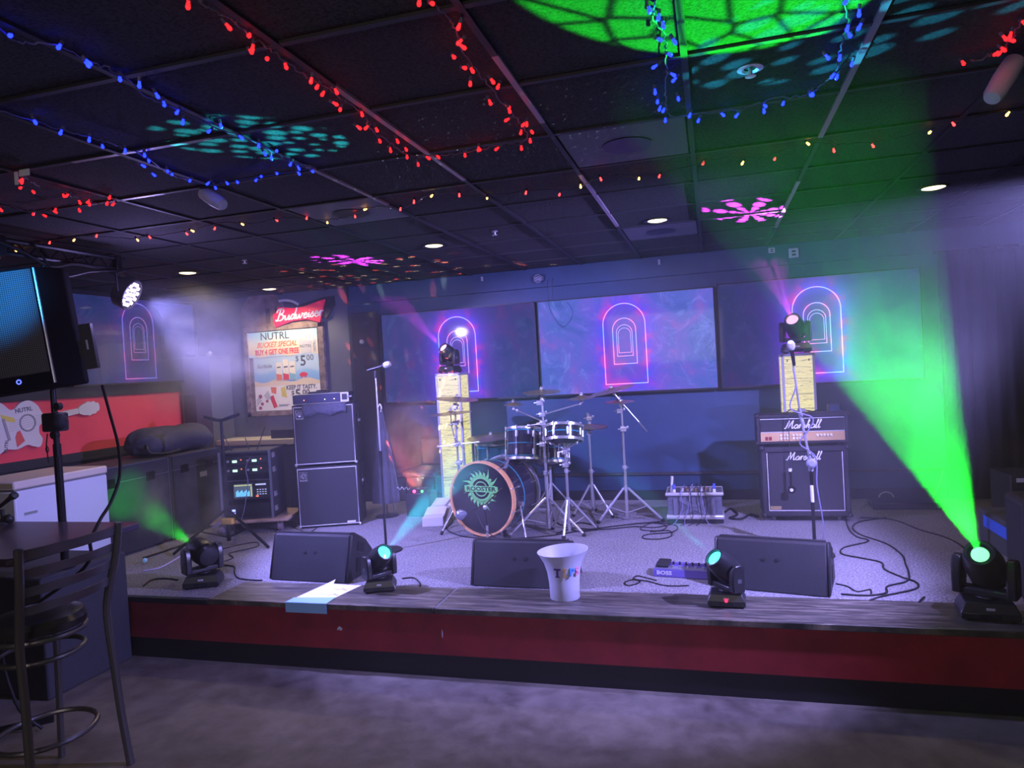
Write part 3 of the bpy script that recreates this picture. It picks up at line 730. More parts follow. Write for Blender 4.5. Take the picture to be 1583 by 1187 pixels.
MB(CABLE).tube([(-.15, -.04, .275), (-.08, -.05, .29), (.0, -.06, .15), (.14, -.05, .06), (.3, .05, .015), (.55, .0, .008)], .004, 6, smooth=5).obj('microphone_cable', m)

# ---------------------------------------------------------------- amplifiers
def amp_box(mb, w, d, h, lip=.022):
    mb.box((-w/2, 0, 0), (w/2, d, h))
def corners(w, d, h, y0, parent):
    for x in (-w/2, w/2):
        for z in (0, h):
            MB(BLK).sphere((x - (.008 if x > 0 else -.008), y0+.012, z + (.008 if z == 0 else -.008)), .022, n=8).use(SILV).sphere((x - (.02 if x > 0 else -.02), y0-.008, z + (.02 if z == 0 else -.02)), .004, n=6).obj('corner_protector', parent)
# guitar cabinet
c = thing('guitar_cabinet', 'large black guitar speaker cabinet on castors with white script lettering', 'speaker cabinet', (.712, 6.40, ZS), 0.01)
w, d, h, z0 = .70, .34, .60, .045
f = MB(TOLEX).box((-w/2, .0, z0), (w/2, d, z0+h)); f.obj('shell', c, bevel=.018)
fr = MB(TOLEX)
for a, b in (((-w/2+.003, -.02, z0), (-w/2+.045, .01, z0+h)), ((w/2-.045, -.02, z0), (w/2-.003, .01, z0+h)), ((-w/2+.003, -.02, z0), (w/2-.003, .01, z0+.05)), ((-w/2+.003, -.02, z0+h-.05), (w/2-.003, .01, z0+h))): fr.box(a, b)
fr.obj('front_rim', c, bevel=.01)
gr = MB(GRILL).box((-w/2+.04, -.006, z0+.045), (w/2-.04, .004, z0+h-.045)).obj('grill_cloth', c)
pp = MB(PIPE); g = .052
pp.tube([(-w/2+g, -.012, z0+h-g), (-w/2+g, -.012, z0+g), (w/2-g, -.012, z0+g), (w/2-g, -.012, z0+h-g)], .004, 6).obj('piping', c)
script_word(MB(mat('white_script', (0.85, 0.84, 0.9), 0.4)), 'Marshall', .058, T(-.01, -.022, z0+h-.085) @ UP_BACK, .075).obj('lettering', c)
MB(mat('brass_plate', (0.45, 0.33, 0.16), 0.4, 0.5)).box((-w/2+.06, -.012, z0+.06), (-w/2+.15, -.006, z0+.09)).obj('name_plate', c)
corners(w, d, h+z0*0, -.01, c) if False else None
for x in (-w/2+.09, w/2-.09):
    for y in (.05, d-.06):
        MB(mat('castor_grey', (0.25, 0.25, 0.27), 0.5)).cyl((x-.012, y, .024), (x+.012, y, .024), .023, n=16).use(SILV).box((x-.016, y-.01, .03), (x+.016, y+.01, z0+.002)).obj('castor', c)
for x in (-w/2+.012, w/2-.012):
    for z in (z0+.012, z0+h-.012): MB(RUB).sphere((x, -.008, z), .024, n=10).use(SILV).sphere((x*.985, -.033, z), .004, n=6).obj('corner_protector', c)
# head
a = thing('guitar_amplifier_head', 'black amplifier head with gold control panel on top of the cabinet', 'amplifier', (.705, 6.40, ZS+z0+h+.012), 0.0)
w, d, h = .735, .23, .265
MB(TOLEX).box((-w/2, .0, .01), (w/2, d, h)).obj('shell', a, bevel=.018)
fr = MB(TOLEX)
for p, q in (((-w/2+.003, -.018, .01), (-w/2+.032, .01, h)), ((w/2-.032, -.018, .01), (w/2-.003, .01, h)), ((-w/2+.003, -.018, .01), (w/2-.003, .01, .032)), ((-w/2+.003, -.018, h-.035), (w/2-.003, .01, h))): fr.box(p, q)
fr.obj('front_rim', a, bevel=.008)
MB(GRILL).box((-w/2+.03, -.006, .11), (w/2-.03, .003, h-.03)).obj('grill_cloth', a)
pn = MB(mat('gold_panel', (0.72, 0.47, 0.22), 0.35, 0.3)).box((-w/2+.035, -.012, .034), (w/2-.035, -.001, .108)).obj('control_panel', a)
for k, x in enumerate([-.17, -.143, -.116, -.07, -.043, -.016] + [.12, .147, .174, .20, .227]):
    for z in ((.085, .058) if k < 6 else (.08,)):
        MB(mat('cream_knob', (0.8, 0.78, 0.7), 0.4)).lathe([(.010, 0), (.009, .012), (.001, .013)], T(x, -.012, z) @ Matrix.Rotation(pi/2, 4, 'X'), 12).obj('knob', pn)
for x in (-.285, -.255): MB(mat('red_switch', (0.25, 0.02, 0.02), 0.4)).box((x-.011, -.018, .045), (x+.011, -.012, .075)).obj('switch', pn)
MB(PIPE).tube([(-w/2+.037, -.011, .113), (w/2-.037, -.011, .113), (w/2-.037, -.011, h-.04), (-w/2+.037, -.011, h-.04)], .003, 6, closed=True).obj('piping', a)
script_word(MB(mat('white_script', (0.85, 0.84, 0.9), 0.4)), 'Marshall', .060, T(.0, -.02, .172) @ UP_BACK, .075).obj('lettering', a)
for x in (-w/2+.01, w/2-.01):
    for z in (.022, h-.010): MB(RUB).sphere((x, -.006, z), .021, n=10).obj('corner_protector', a)
for x in (-w/2+.08, w/2-.08): MB(RUB).lathe([(.02, -.012), (.02, .012)], T(x, .05, 0), 10).lathe([(.02, -.012), (.02, .012)], T(x, d-.05, 0), 10).obj('foot', a)
ZA = ZS+.045+.60+.012+.265
b = thing('small_speaker_box', 'small dark box on the right end of the amplifier head', 'box', (.975, 6.50, ZA), .2)
MB(BLK).box((-.045, -.03, 0), (.045, .03, .065)).use(mat('teal_face', (0.03, .06, .10), .3)).box((-.038, -.032, .006), (.038, -.03, .058)).obj('body', b, bevel=.005)
b = thing('cable_clip_pile', 'short loop of cable and adapter lying on the amplifier head', 'cable', (.72, 6.50, ZA))
MB(CABLE).tube([(-.12, 0, .006), (-.08, .01, .03), (-.03, -.01, .012), (.03, .0, .02), (.09, .01, .006), (.13, -.01, .02)], .005, 6, smooth=5).obj('cord', b)
MB(mat('grey_plug', (0.2, 0.2, 0.24), 0.5)).cbox((.0, 0, .02), (.06, .03, .03)).obj('adapter', b, bevel=.004)

# microphone hanging in front of the cabinet
m = thing('hanging_microphone', 'small microphone hanging on its cable in front of the guitar cabinet', 'microphone', (.60, 6.32, ZA+.004))
MB(CABLE).tube([(.0, .05, .004), (.0, .0, .006), (-.005, -.02, -.05), (-.01, -.02, -.30), (-.012, -.02, -.46)], .003, 6, smooth=4).obj('cable', m)
MB(BLKM).cyl((-.012, -.02, -.46), (-.012, -.02, -.60), .010, n=12).use(WHT).cyl((-.012, -.02, -.455), (-.012, -.02, -.48), .014).use(BLKM).lathe([(.03, 0), (.034, .02), (.02, .04), (.001, .042)], T(-.012, -.02, -.63) @ Matrix.Rotation(pi/2, 4, 'X'), 16).use(WHT).lathe([(.014, 0), (.014, .002)], T(-.012, -.063, -.63) @ Matrix.Rotation(pi/2, 4, 'X'), 12).obj('body', m)

# bass stack
for k, (zz, lab) in enumerate(((ZS, 'lower of the two black bass cabinets with silver square emblem'), (ZS+.605, 'upper bass cabinet with a drooping dark cloth on top of its front'))):
    c = thing('bass_cabinet', lab, 'speaker cabinet', (-3.665, 6.09, zz), .345, 'stacked bass cabinets')
    w, d, h = .60, .38, .60
    MB(TOLEX).box((-w/2, 0, .01), (w/2, d, h)).obj('shell', c, bevel=.008)
    MB(GRILL).box((-w/2+.02, -.012, .03), (w/2-.02, .002, h-.02)).obj('grill', c, bevel=.004)
    MB(PIPE).tube([(-w/2+.018, -.008, h-.02), (-w/2+.018, -.008, .026), (w/2-.018, -.008, .026), (w/2-.018, -.008, h-.02)], .0055, 6, closed=True).obj('trim_strip', c)
    e = MB(SILV); x0, zt = -w/2+.035, h-.04
    for r in (.036, .030): pass
    EM = T(x0+.04, -.014, zt-.045) @ UP_BACK
    e.tube([EM @ Vector(p) for p in ((-.036,-.036,0),(.036,-.036,0),(.036,.036,0),(-.036,.036,0))], .003, 5, closed=True)
    e.tube([EM @ Vector((.024*cos(t_), .024*sin(t_), 0)) for t_ in [k_*pi/8 for k_ in range(14)]], .004, 5)
    e.tube([EM @ Vector((.011*cos(t_), .011*sin(t_), 0)) for t_ in [k_*pi/5 for k_ in range(10)]], .0035, 5, closed=True)
    e.tube([EM @ Vector(p) for p in ((.022,-.03,0),(.022,.024,0))], .004, 5).box((x0+.004, -.015, zt-.095), (x0+.076, -.012, zt-.086))
    e.obj('emblem', c)
    if k == 0: MB(PIPE).box((w/2-.13, -.016, .035), (w/2-.05, -.012, .052)).obj('name_plate', c)
    for x in (-w/2+.01, w/2-.01): MB(SILV).sphere((x, -.004, .018), .016, n=8).obj('corner_protector', c)
    MB(BLKM).box((w/2-.004, .12, .36), (w/2+.006, .26, .48)).use(SILV).box((w/2+.004, .15, .40), (w/2+.02, .23, .43)).obj('side_handle', c, bevel=.004)
    if k == 0:
        for x in (-w/2+.06, w/2-.06): MB(RUB).lathe([(.02, -.0), (.02, .012)], T(x, .06, 0), 10).lathe([(.02, 0), (.02, .012)], T(x, .32, 0), 10).obj('foot', c)
r = thing('bass_amplifier', 'rack amplifier with small lit lamps on top of the bass cabinets', 'amplifier', (-3.66, 6.09, ZS+1.207), .345)
MB(TOLEX).box((-.29, 0, .004), (.24, .36, .104)).obj('case', r, bevel=.006)
MB(mat('navy_panel', (0.05, 0.05, 0.12), 0.3, 0.4)).box((-.275, -.006, .018), (.165, .002, .092)).obj('front_panel', r)
for k, (x, col) in enumerate(((-.18, (1, .2, .1)), (.02, (.6, 1, .5)), (.11, (1, .8, .3)))): MB(mat('lamp_%s' % 'abc'[k], col, emit=col, estr=5)).sphere((x, -.008, .045), .005, n=8).obj('indicator', r)
MB(SILV).tube([(-.285, -.004, .101), (.235, -.004, .101)], .004, 6).tube([(-.285, -.004, .01), (.235, -.004, .01)], .004, 6).obj('trim_strip', r)
l = MB(mat('pale_metal', (0.6, 0.58, 0.55), 0.4, 0.5)).box((.17, -.01, .01), (.25, .0, .104)).use(BLK).box((.185, -.013, .03), (.235, -.009, .088)).use(SILV).cyl((.24, -.01, .06), (.28, -.02, .06), .008).obj('latch', r, bevel=.003)
q = MB(mat('grey_cloth', (0.07, 0.07, 0.10), 0.9, noise=.3, nscale=40))
n = 14; vs = []; 
for i in range(n+1):
    x = -.20+.42*i/n
    vs += [(x, .10, .004), (x, -.02-.004*sin(i*1.7), .0), (x, -.024-.006*sin(i*2.1), -.06-.012*sin(i*1.3)), (x, -.020-.006*sin(i*2.3), -.10-.018*sin(i*.9)), (x, .10, -.0), ]
fs = []
for i in range(n):
    for j in range(3): fs.append((i*5+j, i*5+5+j, i*5+6+j, i*5+1+j))
q.faces(vs, fs)
cl = q.obj('draped_cloth', None, loc=(-3.66, 6.09, ZS+1.207), rotz=.345); cl.modifiers.new('thick', 'SOLIDIFY').thickness = .004
tag(cl, 'strip of dark cloth hanging over the front of the upper bass cabinet', 'cloth')
t_ = thing('pedal_tuner', 'small dark pedal lying on top of the bass amplifier', 'pedal', (-3.74, 6.16, ZS+1.312), .3)
MB(BLK).box((-.10, -.035, 0), (.10, .035, .018)).use(BLKM).box((-.02, -.03, .018), (.08, .03, .03)).obj('body', t_, bevel=.005)

# dark garment bag draped beside the stack
q = MB(mat('black_fabric', (0.045, 0.045, 0.07), 0.8, noise=.3, nscale=15)); n = 28
rings = []
for k in range(12):
    z = 1.05 - k*.085; wdt = .02 + .115*min(1, (k/10.)**.7)
    ring_ = []
    for i in range(n):
        a = 2*pi*i/n; rr = 1 + .18*sin(a*5 + k*.12) * min(1, k/4)
        ring_.append(q.bm.verts.new((cos(a)*wdt*rr, sin(a)*wdt*.5*rr, z)))
    rings.append(ring_)
for A_, B_ in zip(rings, rings[1:]):
    for i in range(n): q.bm.faces.new((A_[i], A_[(i+1) % n], B_[(i+1) % n], B_[i]))
q.bm.faces.new(rings[0]); q.bm.faces.new(rings[-1][::-1])
bg = thing('garment_bag', 'long black garment bag hanging on a rod right of the bass cabinets', 'bag', (-3.29, 6.56, ZS+.03))
q.obj('cloth', bg)
MB(BLKM).cyl((0, .02, -.03), (0, .02, 1.12), .008).lathe([(.12, -.028), (.12, -.018), (.01, -.012)], T(0, .02, 0), 20).obj('support_rod', bg)
MB(WHT).tube([(0, 0, 1.04), (.02, -.01, 1.09), (.0, 0, 1.13), (-.02, 0, 1.10)], .006, 6, smooth=4).obj('hook', bg)
MB(CABLE).tube([(.02, -.01, 1.08), (.07, -.05, .9), (.06, -.07, .7), (.10, -.08, .4), (.13, -.09, .05)], .005, 6, smooth=5).obj('strap', bg)

# ---------------------------------------------------------------- wedge monitors
def wedge(label, p0, p1, depth=.40, h=.355):
    """p0,p1: front bottom corners left/right on the stage"""
    p0 = Vector((p0[0], p0[1], 0)); p1 = Vector((p1[0], p1[1], 0)); c = (p0+p1)/2; d = p1-p0; w = d.length
    o = thing('floor_monitor', label, 'stage monitor', (c.x, c.y, ZS+.001), atan2(d.y, d.x), 'black wedge monitors along the stage edge')
    prof = [(0, .0), (.085, h-.015), (.105, h), (.17, h-.01), (.28, h-.07), (.36, h-.16), (depth, h-.28), (depth, .0)]
    Q = Matrix(((0,0,1,0),(1,0,0,0),(0,1,0,0),(0,0,0,1)))
    MB(TOLEX).prism(prof, -w/2+.02, w/2-.02, Q).obj('cabinet', o, bevel=.008)
    for sx in (-1, 1):
        a, b = sorted((sx*(w/2-.02), sx*w/2))
        e = MB(BLK).prism([(y+(.004 if y < .1 else -.004), max(z, .004)) for y, z in prof], a, b, Q).obj('end_panel', o, bevel=.01)
        a, b = sorted((sx*w/2, sx*(w/2+.003)))
        MB(mat('recess_black', (.004, .004, .005), .6)).prism([(.15,.20),(.235,.165),(.25,.23),(.165,.26)], a, b, Q).prism([(.12,.05),(.22,.05),(.20,.14),(.13,.15)], a, b, Q).obj('handle_recess', e)
    n_ = Vector((0, -1, .25)).normalized()
    for x in (-.04, .04):
        yy = .055; zz = h*.62
        MB(RUB).lathe([(.013, -.004), (.013, .003), (.008, .004), (.001, .004)], axis_m((x, .085*zz/(h-.015)-.001, zz), n_), 14).obj('screw_cap', o)
    MB(mat('perforated_grill', (.03, .03, .035), .5, bump=.8, bscale=300)).prism([(.11,h+.001),(.17,h-.009),(.28,h-.069),(.36,h-.159),(depth+.001,h-.278),(depth+.006,h-.278),(.365,h-.152),(.284,h-.062),(.172,h-.002),(.11,h+.008)], -w/2+.03, w/2-.03, Q).obj('grill', o)
    return o
wedge('left wedge monitor, behind the taped paper', (-3.20, 4.42), (-2.53, 4.38), h=.325)
wedge('middle wedge monitor, behind the tip bucket', (-1.635, 4.42), (-.95, 4.40), h=.29)
wedge('right wedge monitor, turned slightly, behind the light with the red indicator', (-.06, 4.54), (.60, 4.40), h=.30)

# ---------------------------------------------------------------- tip bucket, paper, pedals
tb = thing('tip_bucket', 'frosted plastic bucket lettered TIPS on the stage edge', 'bucket', (-.945, 4.235, ZS+.006))
FR = mat('frosted_plastic', (0.78, 0.80, 0.92), 0.35); nt = NT(FR.node_tree); bs = FR.node_tree.nodes['Principled BSDF']
bs.inputs['Transmission Weight'].default_value = 0.35; bs.inputs['Roughness'].default_value = 0.5
bs.inputs['Subsurface Weight'].default_value = 0.0
q = MB(FR); n = 40; prof = [(.088, 0), (.092, .006), (.094, .10), (.102, .17), (.118, .23), (.140, .275), (.152, .298)]
def bring(r, z, inner=0):
    o_ = []
    for k in range(n):
        a = 2*pi*k/n; dip = (z/.3)**3*(.010*cos(a) + .006*sin(a))
        rr = (r-inner)*(1 + .05*(z/.3)**3*cos(2*a))
        o_.append(q.bm.verts.new((rr*cos(a), rr*sin(a), z+dip)))
    return o_
outer = [bring(r, z) for r, z in prof]; inner = [bring(r, max(z, .008), .004) for r, z in prof]
for L_ in (outer, inner):
    for A_, B_ in zip(L_, L_[1:]):
        for k in range(n): q.bm.faces.new((A_[k], A_[(k+1) % n], B_[(k+1) % n], B_[k]))
for k in range(n): q.bm.faces.new((outer[-1][k], outer[-1][(k+1) % n], inner[-1][(k+1) % n], inner[-1][k]))
q.bm.faces.new(outer[0][::-1]); q.bm.faces.new(inner[0])
bk = q.obj('body', tb, sharp=60)
for ch, col, a in (('T', (.05, .02, .10), -.36), ('I', (.45, .28, .08), .06), ('P', (.08, .30, .85), .46), ('S', (.75, .25, .40), .80)):
    th = -pi/2 + .22 + a; R0 = .1115
    M_ = Matrix.Translation((R0*cos(th), R0*sin(th), .185)) @ rz(th+pi/2) @ UP_BACK
    q = MB(mat('letter_'+ch, col, .6)).add(text_me(ch, .066, 0, .004, .0022), M_)
    if ch in 'TI':   # slab serifs
        q.prism([(-.013,-.026),(.013,-.026),(.013,-.020),(-.013,-.020)], -.002, .003, M_)
        q.prism([(-.014,.019),(.014,.019),(.014,.025),(-.014,.025)], -.002, .003, M_)
    q.obj('letter', tb)

pa = thing('set_list', 'sheet of white paper taped down over the stage edge', 'paper', (0, 0, 0))
PAP = mat('white_paper', (0.85, 0.85, 0.9), 0.8)
def sheet(mb, pts, th=.0012):
    n_ = len(pts); mb.faces([(x, y, z) for x, y, z in pts] + [(x, y, z+th) for x, y, z in pts], [tuple(range(n_))[::-1], tuple(range(n_, 2*n_))] + [(k, (k+1) % n_, n_+(k+1) % n_, n_+k) for k in range(n_)])
ze = ZS+.0075
q = MB(PAP); sheet(q, [(-2.735, 4.02, ze), (-2.455, 4.06, ze), (-2.40, 4.34, ze), (-2.62, 4.345, ze+.003), (-2.63, 4.395, ze+.02), (-2.665, 4.36, ze+.006)]); sh = q.obj('sheet', pa)
q = MB(mat('pen_ink', (.12, .10, .22), .7))
for r_ in range(2):
    for k in range(7):
        x = -2.64+k*.028; y = 4.12+r_*.11+.006*sin(k*3)
        q.tube([(x, y, ze+.0025), (x+.012, y+.022*(1 if k % 2 else .5), ze+.0025), (x+.02, y+.004, ze+.0025)], .0012, 4)
q.obj('handwriting', sh)
q = MB(mat('pale_blue_tape', (.30, .60, .90), .6)); sheet(q, [(-2.745, 3.953, ze+.002), (-2.445, 3.953, ze+.002), (-2.45, 4.075, ze+.002), (-2.74, 4.045, ze+.002)])
q.box((-2.745, 3.9515, ZS-.055), (-2.445, 3.9535, ze+.002)); q.obj('tape', pa)

pb = thing('effects_pedalboard', 'violet floor effects unit with an expression pedal left of the small moving light', 'effects pedal', (-.25, 4.72, ZS+.001), -.14)
MB(mat('violet_metal', (.16, .12, .42), .3, .4)).prism([(-.01, 0), (.14, 0), (.14, .065), (.01, .045)], -.20, .20, Matrix(((0,0,1,0),(1,0,0,0),(0,1,0,0),(0,0,0,1)))).obj('chassis', pb, bevel=.006)
q = MB(mat('grey_panel', (.30, .29, .40), .35, .3)).faces([(-.195, .012, .0465), (.195, .012, .0465), (.195, .137, .0655), (-.195, .137, .0655)], [(0, 1, 2, 3)])
q = MB(mat('grey_panel', (.30, .29, .40), .35, .3)).box((-.195, .015, .045), (.195, .135, .054)); q.obj('top_panel', pb)
MB(RUB).prism([(.02, .055), (.14, .068), (.14, .085), (.02, .072)], -.185, -.10, Matrix(((0,0,1,0),(1,0,0,0),(0,1,0,0),(0,0,0,1)))).obj('expression_pedal', pb, bevel=.006)
for k in range(6): MB(CHR).lathe([(.008, .045), (.008, .068), (.001, .07)], T(-.075+k*.05, .04, 0), 12).obj('foot_switch', pb)
for k in range(7): MB(BLK).lathe([(.007, .054), (.006, .078), (.001, .079)], T(-.08+k*.042, .10, 0), 10).obj('knob', pb)
MB(PIPE).add(text_me('BOSS', .034, 0, .001, .0012), T(-.125, -.0035, .026) @ UP_BACK @ Matrix.Rotation(.38*0, 4, 'X') @ Matrix.Scale(1.3, 4, (1, 0, 0))).obj('lettering', pb)

# ---------------------------------------------------------------- pedal crate with cables on top
cr = thing('milk_crate_case', 'grey case with cross ribs and silver edges, cables and plugs on its top', 'equipment case', (-.205, 6.30, ZS+.001), .01)
w, d, h = .475, .30, .27
CG = mat('case_grey', (.10, .10, .13), .55, noise=.3, nscale=60)
bd_ = MB(CG).box((-w/2+.008, .008, .03), (w/2-.008, d-.008, h)).obj('body', cr)
q = MB(mat('rib_grey', (.14, .14, .18), .5))
for a_, b_ in (((-.13, .06), (.12, .215)), ((-.13, .215), (.12, .06))):
    dv = Vector((b_[0]-a_[0], 0, b_[1]-a_[1])); nn = Vector((-dv.z, 0, dv.x)).normalized()*.016
    A0 = Vector((a_[0], 0, a_[1])); B0 = Vector((b_[0], 0, b_[1]))
    q.faces([A0+nn, B0+nn, B0-nn, A0-nn] + [p+Vector((0, .008, 0)) for p in (A0+nn, B0+nn, B0-nn, A0-nn)], [(0,1,2,3),(4,7,6,5),(0,4,5,1),(1,5,6,2),(2,6,7,3),(3,7,4,0)])
for x in (-.165, .155): q.box((x-.018, -.002, .07), (x+.018, .01, .22))
q.obj('cross_rib', cr, bevel=.003)
ALU = mat('case_aluminium', (.62, .60, .60), .35, .5)
MB(ALU).box((-w/2-.008, -.008, .035), (w/2+.008, d, .075)).obj('lower_band', cr, bevel=.012)
q = MB(ALU).tube([(-w/2, 0, h-.012), (w/2, 0, h-.012), (w/2, d, h-.012), (-w/2, d, h-.012)], .016, 10, closed=True).obj('upper_band', cr)
MB(BLK).box((-w/2+.002, .0, .0), (w/2-.002, d-.01, .034)).obj('base', cr)
for x, mt, hh_ in ((-.17, mat('blue_plug', (.08, .12, .7), .4), .07), (.17, mat('blue_plug', (.08, .12, .7), .4), .075)):
    MB(mt).cyl((x, .02, h-.005), (x, .02, h+hh_), .012, n=12).use(WHT).cyl((x, .02, h-.01), (x, .02, h+.03), .0135, n=12).obj('plug', cr)
for k in range(7): MB(mat('copper_knob', (.5, .3, .2), .4, .5) if k % 2 else WHT).cyl((-.10+k*.04, .07+.02*(k % 3), h-.002), (-.10+k*.04, .07+.02*(k % 3), h+.03), .013, n=10).obj('knob', cr)
MB(WHT).cyl((-.195, .05, h-.01), (-.183, .05, h+.14), .009, .013, n=10).obj('antenna', cr)
rnd = random.Random(4)
for k in range(6):
    x = -.09+k*.035
    MB(CABLE if k % 2 else mat('violet_cable', (.2, .18, .32), .5)).tube([(x, .08, h+.02), (x+.01, .03, h+.06+.02*rnd.random()), (x+rnd.uniform(-.03, .03), -.02, h+.01), (x+rnd.uniform(-.05, .05), -.028, .15), (x+rnd.uniform(-.08, .06), -.04, .05), (x+rnd.uniform(-.12, .1), -.10, .006)], .0032, 6, smooth=5).obj('patch_cable', cr)

# ---------------------------------------------------------------- microphones
def handheld(mb_parent, p, d, grey=True, s=1.0):
    A_ = axis_m(p, d)
    b_ = MB(BLKM).lathe([(.010*s, -.02*s), (.011*s, 0), (.013*s, .08*s), (.018*s, .13*s), (.021*s, .135*s)], A_, 16).obj('microphone_body', mb_parent)
    MB(mat('grill_mesh', (.75, .76, .82), .35, .6, bump=.8, bscale=600) if grey else BLKM).lathe([(.021*s, .135*s), (.026*s, .15*s), (.027*s, .172*s), (.019*s, .192*s), (.001, .198*s)], A_, 18).obj('microphone_grill', b_)
ms = thing('vocal_microphone_stand', 'straight thin stand with a silver-headed vocal microphone behind the left cyan light', 'microphone stand', (-2.66, 5.26, ZS))
MB(RUB).lathe([(.13, 0), (.13, .012), (.04, .024), (.014, .03)], None, 28).obj('base', ms)
MB(BLKM).cyl((0, 0, .02), (0, .0, .80), .0105, n=12).obj('lower_tube', ms)
MB(BLKM).cyl((0, 0, .70), (0, .0, .83), .016, n=12).obj('clutch', ms)
MB(CHR2).cyl((0, 0, .80), (.0, .0, 1.44), .0065, n=12).obj('upper_tube', ms)
MB(BLK).cyl((0, 0, 1.43), (0, 0, 1.49), .012, n=10).obj('clip', ms)
handheld(ms, (-.05, 0, 1.50), (1, .0, .22))

rm = thing('boom_microphone_stand', 'dark microphone stand in front of the guitar amplifier with a vocal microphone', 'microphone stand', (.635, 5.33, ZS))
MB(RUB).lathe([(.13, 0), (.13, .012), (.04, .024), (.014, .03)], None, 28).obj('base', rm)
MB(BLKM).cyl((0, 0, .02), (0, 0, .62), .012, n=12).use(mat('white_label', (.8, .8, .85), .6)).cyl((0, 0, .38), (0, 0, .50), .0125, n=12).obj('lower_tube', rm)
MB(mat('grey_clutch', (.25, .25, .33), .4)).lathe([(.022, -.01), (.034, .0), (.034, .03), (.02, .04)], T(0, -.02, .66) @ Matrix.Rotation(pi/2, 4, 'X'), 16).cyl((0, 0, .60), (0, 0, .72), .018, n=12).obj('clutch', rm)
MB(CHR2).cyl((0, 0, .66), (-.055, -.02, 1.0), .009, n=10).cyl((-.055, -.02, 1.0), (-.10, -.15, 1.38), .007, n=10).obj('upper_tube', rm)
MB(mat('grip_metal', (.5, .5, .62), .3, .6)).cyl((-.04, -.02, .93), (-.06, -.02, 1.04), .014, n=12).obj('grip', rm)
handheld(rm, (-.095, -.16, 1.37), (-.12, -.55, .62))
MB(mat('violet_cable', (.2, .18, .32), .5)).tube([(-.10, -.14, 1.33), (-.085, -.10, 1.2), (-.12, -.05, 1.05), (.02, -.06, .98), (-.02, -.05, .88), (-.07, -.04, .80), (.03, -.03, .70), (.03, -.03, .5), (.06, -.03, .2), (.03, .0, .02)], .0045, 6, smooth=5).obj('microphone_cable', rm)

# laser effect light on the floor, left back
lz = thing('laser_effect_light', 'small black effect light on the stage with red and green lamps', 'stage light', (-2.93, 6.55, ZS))
lb = MB(BLK).box((-.13, 0, .0), (.13, .20, .24)).obj('housing', lz, bevel=.008)
MB(mat('laser_red', (1, 0, .1), emit=(1, .03, .15), estr=12)).sphere((-.03, -.004, .26), .016, n=10).obj('red_lamp', lb)
MB(mat('laser_green', (0, 1, .1), emit=(.05, 1, .1), estr=8)).sphere((.055, -.004, .26), .012, n=10).obj('green_lamp', lb)
MB(BLK).box((-.09, .0, .24), (.10, .12, .285)).obj('lamp_hood', lz, bevel=.006)
MB(WHT).tube([(-.22+k*.011, -.004, .292+.014*sin(k*1.5)) for k in range(14)], .0022, 5, smooth=3).obj('emblem', lz)

# ---------------------------------------------------------------- left side: speaker, lighting stand, table, stool
sb = thing('subwoofer', 'large black box on the floor at the left end of the stage, behind the stool', 'subwoofer', (-4.36, 3.30, 0), 0.0)
MB(mat('black_carpet_box', (.03, .032, .04), .8, noise=.3, nscale=120)).box((-.34, 0, .0), (.36, .65, .755)).obj('cabinet', sb, bevel=.012)
# the speaker pole rises from it
sp = thing('lighting_stand', 'tall black pole stand with clamp block and ceiling-height crossbar behind the loudspeaker', 'lighting stand', (-4.06, 3.53, .756))
MB(BLKM).lathe([(.06, 0), (.06, .01), (.03, .02)], None, 20).obj('foot_plate', sp)
MB(BLKM).cyl((0, 0, .01), (0, 0, .80), .024, n=18).use(mat('white_label', (.8, .8, .85), .6)).cyl((0, 0, .115), (0, 0, .165), .0245, n=18).obj('lower_tube', sp)
MB(BLKM).cyl((0, 0, .80), (0, 0, 2.06), .0185, n=18).obj('upper_tube', sp)
cb = MB(BLK).box((-.06, -.05, .88), (.06, .05, 1.0)).use(RUB).lathe([(.05, -.02), (.055, .02), (.03, .05)], T(.05, -.02, .94) @ Matrix.Rotation(pi/2, 4, 'Y'), 14).obj('clamp', sp, bevel=.012)
MB(RUB).cyl((.03, -.02, .86), (.03, -.05, .86), .026, n=14).obj('knob', cb)
MB(RUB).cyl((.05, .0, 1.04), (.05, -.03, 1.04), .024, n=14).obj('knob', cb)
q = MB(CABLE).tube([(-.035, -.03, .87), (-.04, -.04, .80), (-.035, -.04, .73), (-.03, -.04, .68)], .004, 5)
q.tube([(-.035+.012*cos(a), -.04, .77+.02*sin(a)) for a in [k*pi/4 for k in range(8)]], .003, 5, closed=True).obj('safety_cord', cb)
MB(RUB).box((.035, -.05, .72), (.055, -.03, .85)).obj('pin_lever', cb, bevel=.004)

ls = thing('loudspeaker', 'black loudspeaker lit cyan, on the pole at the far left', 'loudspeaker', (-3.92, 3.22, 1.905), .06)
ls.rotation_euler = (.0, -.11, .42)
def m_perf():
    m = mat('perforated_front', (.03, .03, .034), .45, .3); t = NT(m.node_tree); b = m.node_tree.nodes['Principled BSDF']
    vo = t.n('ShaderNodeTexVoronoi', feature='F1'); vo.inputs['Scale'].default_value = 85; vo.inputs['Randomness'].default_value = 0.0
    t.put(vo.inputs['Vector'], t.obj())
    t.put(b.inputs['Base Color'], t.ramp(vo.outputs['Distance'], [(.30, (.004, .004, .005)), (.42, (.16, .16, .17))])); return m
MB(mat('matte_cabinet_black', (.010, .010, .012), .9, spec=.03)).prism([(-.42, .0), (.17, -.0), (.27, .16), (.24, .30), (-.36, .30)], 0, .72).obj('cabinet', ls, bevel=.015)
MB(m_perf()).prism([(-.405, -.010), (.160, -.010), (.160, .0), (-.405, .0)], .09, .705).obj('front_grill', ls)
